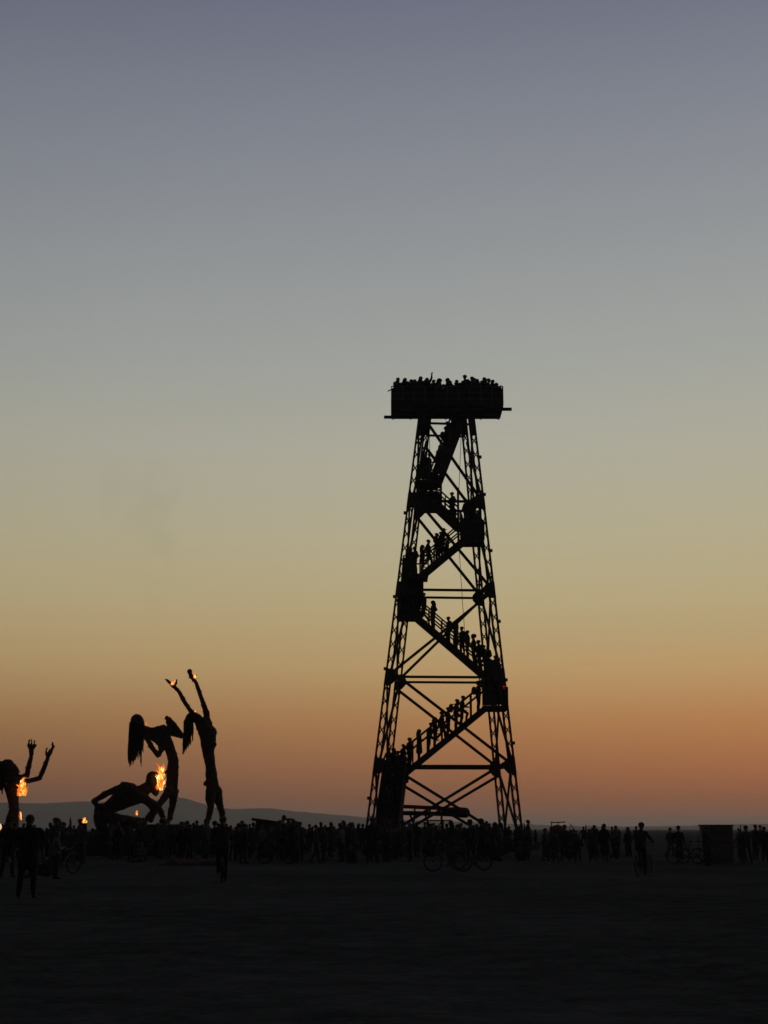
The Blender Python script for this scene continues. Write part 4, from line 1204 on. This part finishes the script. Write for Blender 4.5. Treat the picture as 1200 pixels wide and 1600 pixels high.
# ------------------------------------------------------------------ red cloth heap
hb_ = gp(302, 1352); me_ = MB(); vs = []; fs = []; nu, nv = 40, 16
for j in range(nv + 1):
    for i in range(nu + 1):
        u = i / nu * 2 - 1; v = j / nv * 2 - 1
        ed = max(0, 1 - max(abs(u), abs(v)) ** 4)
        z = ed * (.12 + .22 * abs(mnoise.noise(Vector((u * 3.1, v * 2.2, 1)))) + .1 * mnoise.noise(Vector((u * 8, v * 6, 4))) + .08 * (u + 1) / 2)
        vs.append((u * 1.45 + .08 * mnoise.noise(Vector((u * 3, v * 3, 9))), v * .7 + .1 * mnoise.noise(Vector((u * 2.5, v, 5))), max(.004, z)))
for j in range(nv):
    for i in range(nu): fs.append((j * (nu + 1) + i, j * (nu + 1) + i + 1, (j + 1) * (nu + 1) + i + 1, (j + 1) * (nu + 1) + i))
me_.add(vs, fs); ho = me_.build('cloth_heap', redcloth, None, smooth=True); ho.location = hb_; tag(ho, 'crumpled dull red cloth heaped on the ground before the sculptures', 'cloth')
blocked.append((hb_, .9)); blocked.append((hb_ + Vector((.9, 0, 0)), .6)); blocked.append((hb_ - Vector((.9, 0, 0)), .6))

# pale lamp at the edge of the crowd
lp = gp(-1, 1350)
lt = empty('lantern', Vector((P(-1.5, 1290, lp.y).x, lp.y, 0)), 'pale round lantern on a thin pole beside the raised-arms sculpture', 'lantern')
zl_ = ZH(1292, lp.y)
MB().tube([(0, 0, 0), (0, 0, zl_ - .1)], .02, 8).build('pole', steel, lt)
MB().ball((0, 0, zl_), .12, .12, .15).build('globe', lamp_warm, lt, smooth=True)

# ------------------------------------------------------------------ fill the crowd
clump = []
for x0, x1, i, n, where in crowd_jobs:
    if i == 0: clump = [(rnd.uniform(x0, x1), rnd.uniform(1329, 1348)) for _ in range(max(2, n // 5))]
    for tries in range(40):
        cx, cy = clump[rnd.randrange(len(clump))]
        px = cx + rnd.gauss(0, 9 + tries * .5); py = cy + rnd.gauss(0, 3.2)
        if rnd.random() < .22: px = rnd.uniform(x0, x1); py = rnd.uniform(1327, 1349)
        if not (x0 <= px <= x1 and 1325 < py < 1350): continue
        p = gp(px, py)
        if 630 < px < 790 and 84 < p.y < 88.4: continue
        if free(p, .26): break
    else:
        continue
    blocked.append((p, .26))
    k = ck[rnd.randrange(len(ck))]
    zsc = .86 if px > 830 else .99
    face = rnd.choice([0, 0, 0, .4, -.4, 1.2, -1.2, 2.6])
    put_person(k, p, face + rnd.uniform(-.4, .4), f'{DESC[k]} in the crowd {where}', f'{DESC[k]}, {where}', zsc * rnd.choice((.8, .88, .93, .97, 1.0, 1.03, 1.1)) * rnd.uniform(.97, 1.03))

LOW = []
for arms, legs, kw in (((DOWN, DOWN), (ST, ST), {}), ((POCK, POCK), (SW, SW), dict(coat=.12, broad=1.1)), ((HIP, DOWN), (ST, SW), dict(broad=.95)), ((DOWN, FOLD), (ST, ST), dict(coat=.5)), ((FACEH, FACEH), (SW, SW), {}), ((FWD, DOWN), (SIT, SITK), dict(seat=.13, lean=-.15))):
    S, hc, fw = person_segs(arms, legs, **kw)
    S.append((hc + Vector((0, -.02, .02)), .105, hc + Vector((0, -.02, .03)), .1, 0))
    me = remeshed(seg_mb(S), 'far', .034, 1)
    nv_ = len(me.vertices); co = np.empty(nv_ * 3); me.vertices.foreach_get('co', co)
    LOW.append((co.reshape(-1, 3), [tuple(p.vertices) for p in me.polygons]))
fc = MB()
for x0, x1, n in ((-10, 135, 26), (135, 270, 22), (270, 390, 22), (390, 570, 32), (570, 830, 50), (830, 1000, 14)):
    for i in range(n):
        px = x0 + (x1 - x0) * (i + rnd.random()) / n; Yf = rnd.uniform(78, 118)
        p = PZ(px, 0, Yf)
        if 560 < px < 830 and 83 < Yf < 89.5: continue
        if not free(p, .3): continue
        co, fs_ = LOW[rnd.choice((0, 1, 2, 3, 4, 0, 1, 3, 5))]
        a_ = rnd.uniform(0, 6.28); sc_ = rnd.uniform(.82, 1.06) * (.9 if px > 800 else 1); ca, sa = math.cos(a_) * sc_, math.sin(a_) * sc_
        q = np.stack([co[:, 0] * ca - co[:, 1] * sa + p.x, co[:, 0] * sa + co[:, 1] * ca + p.y, co[:, 2] * sc_], 1)
        fc.add(q.tolist(), fs_)
fo_ = fc.build('far_crowd', cloth2, smooth=True); tag(fo_, 'dark mass of people packed far back beneath the tower and sculptures', 'crowd', kind='stuff')

# ------------------------------------------------------------------ smoke and haze
def volume_mat(name, color, density, aniso, het=None):
    m = bpy.data.materials.new(name); m.use_nodes = True; nt = m.node_tree; nt.nodes.clear()
    o = nt.nodes.new('ShaderNodeOutputMaterial'); v = nt.nodes.new('ShaderNodeVolumePrincipled')
    v.inputs['Color'].default_value = color; v.inputs['Density'].default_value = density; v.inputs['Anisotropy'].default_value = aniso
    nt.links.new(v.outputs[0], o.inputs['Volume'])
    if het:
        t = nt.nodes.new('ShaderNodeTexCoord'); n = nt.nodes.new('ShaderNodeTexNoise'); n.inputs['Scale'].default_value = het; n.inputs['Detail'].default_value = 3
        nt.links.new(t.outputs['Object'], n.inputs['Vector'])
        r = nt.nodes.new('ShaderNodeMapRange'); r.inputs['From Min'].default_value = .49; r.inputs['From Max'].default_value = .82; r.inputs['To Max'].default_value = density
        nt.links.new(n.outputs[0], r.inputs['Value']); nt.links.new(r.outputs[0], v.inputs['Density'])
    return m
HZ_TOP = 96.0
hb2 = MB().box(-GR - 200, GR + 200, -GR - 200, GR + 200, -1.5, HZ_TOP)
hz = hb2.build('haze', volume_mat('dusk_haze', (.90, .90, .90, 1), 1.5e-4, .65)); tag(hz, 'thin grey dusk haze lying over the desert', 'haze', kind='stuff')

# thin smoke drifting up from the burning hands
sm = MB(); pts = [P(268, 1064, 87), P(268, 1046, 87), P(262, 1010, 87.2), P(250, 960, 87.6), P(236, 890, 88), P(224, 820, 88.5), P(216, 750, 89), P(214, 715, 89)]
sm.tube(pts, [.1, .4, .6, .9, 1.5, 2.3, 2.9, 1.2], 14)
so = sm.build('smoke', volume_mat('thin_smoke', (.12, .11, .10, 1), .034, .1, het=.5), smooth=True)
tag(so, 'faint dark smoke drifting up from the raised burning hands', 'smoke', kind='stuff')
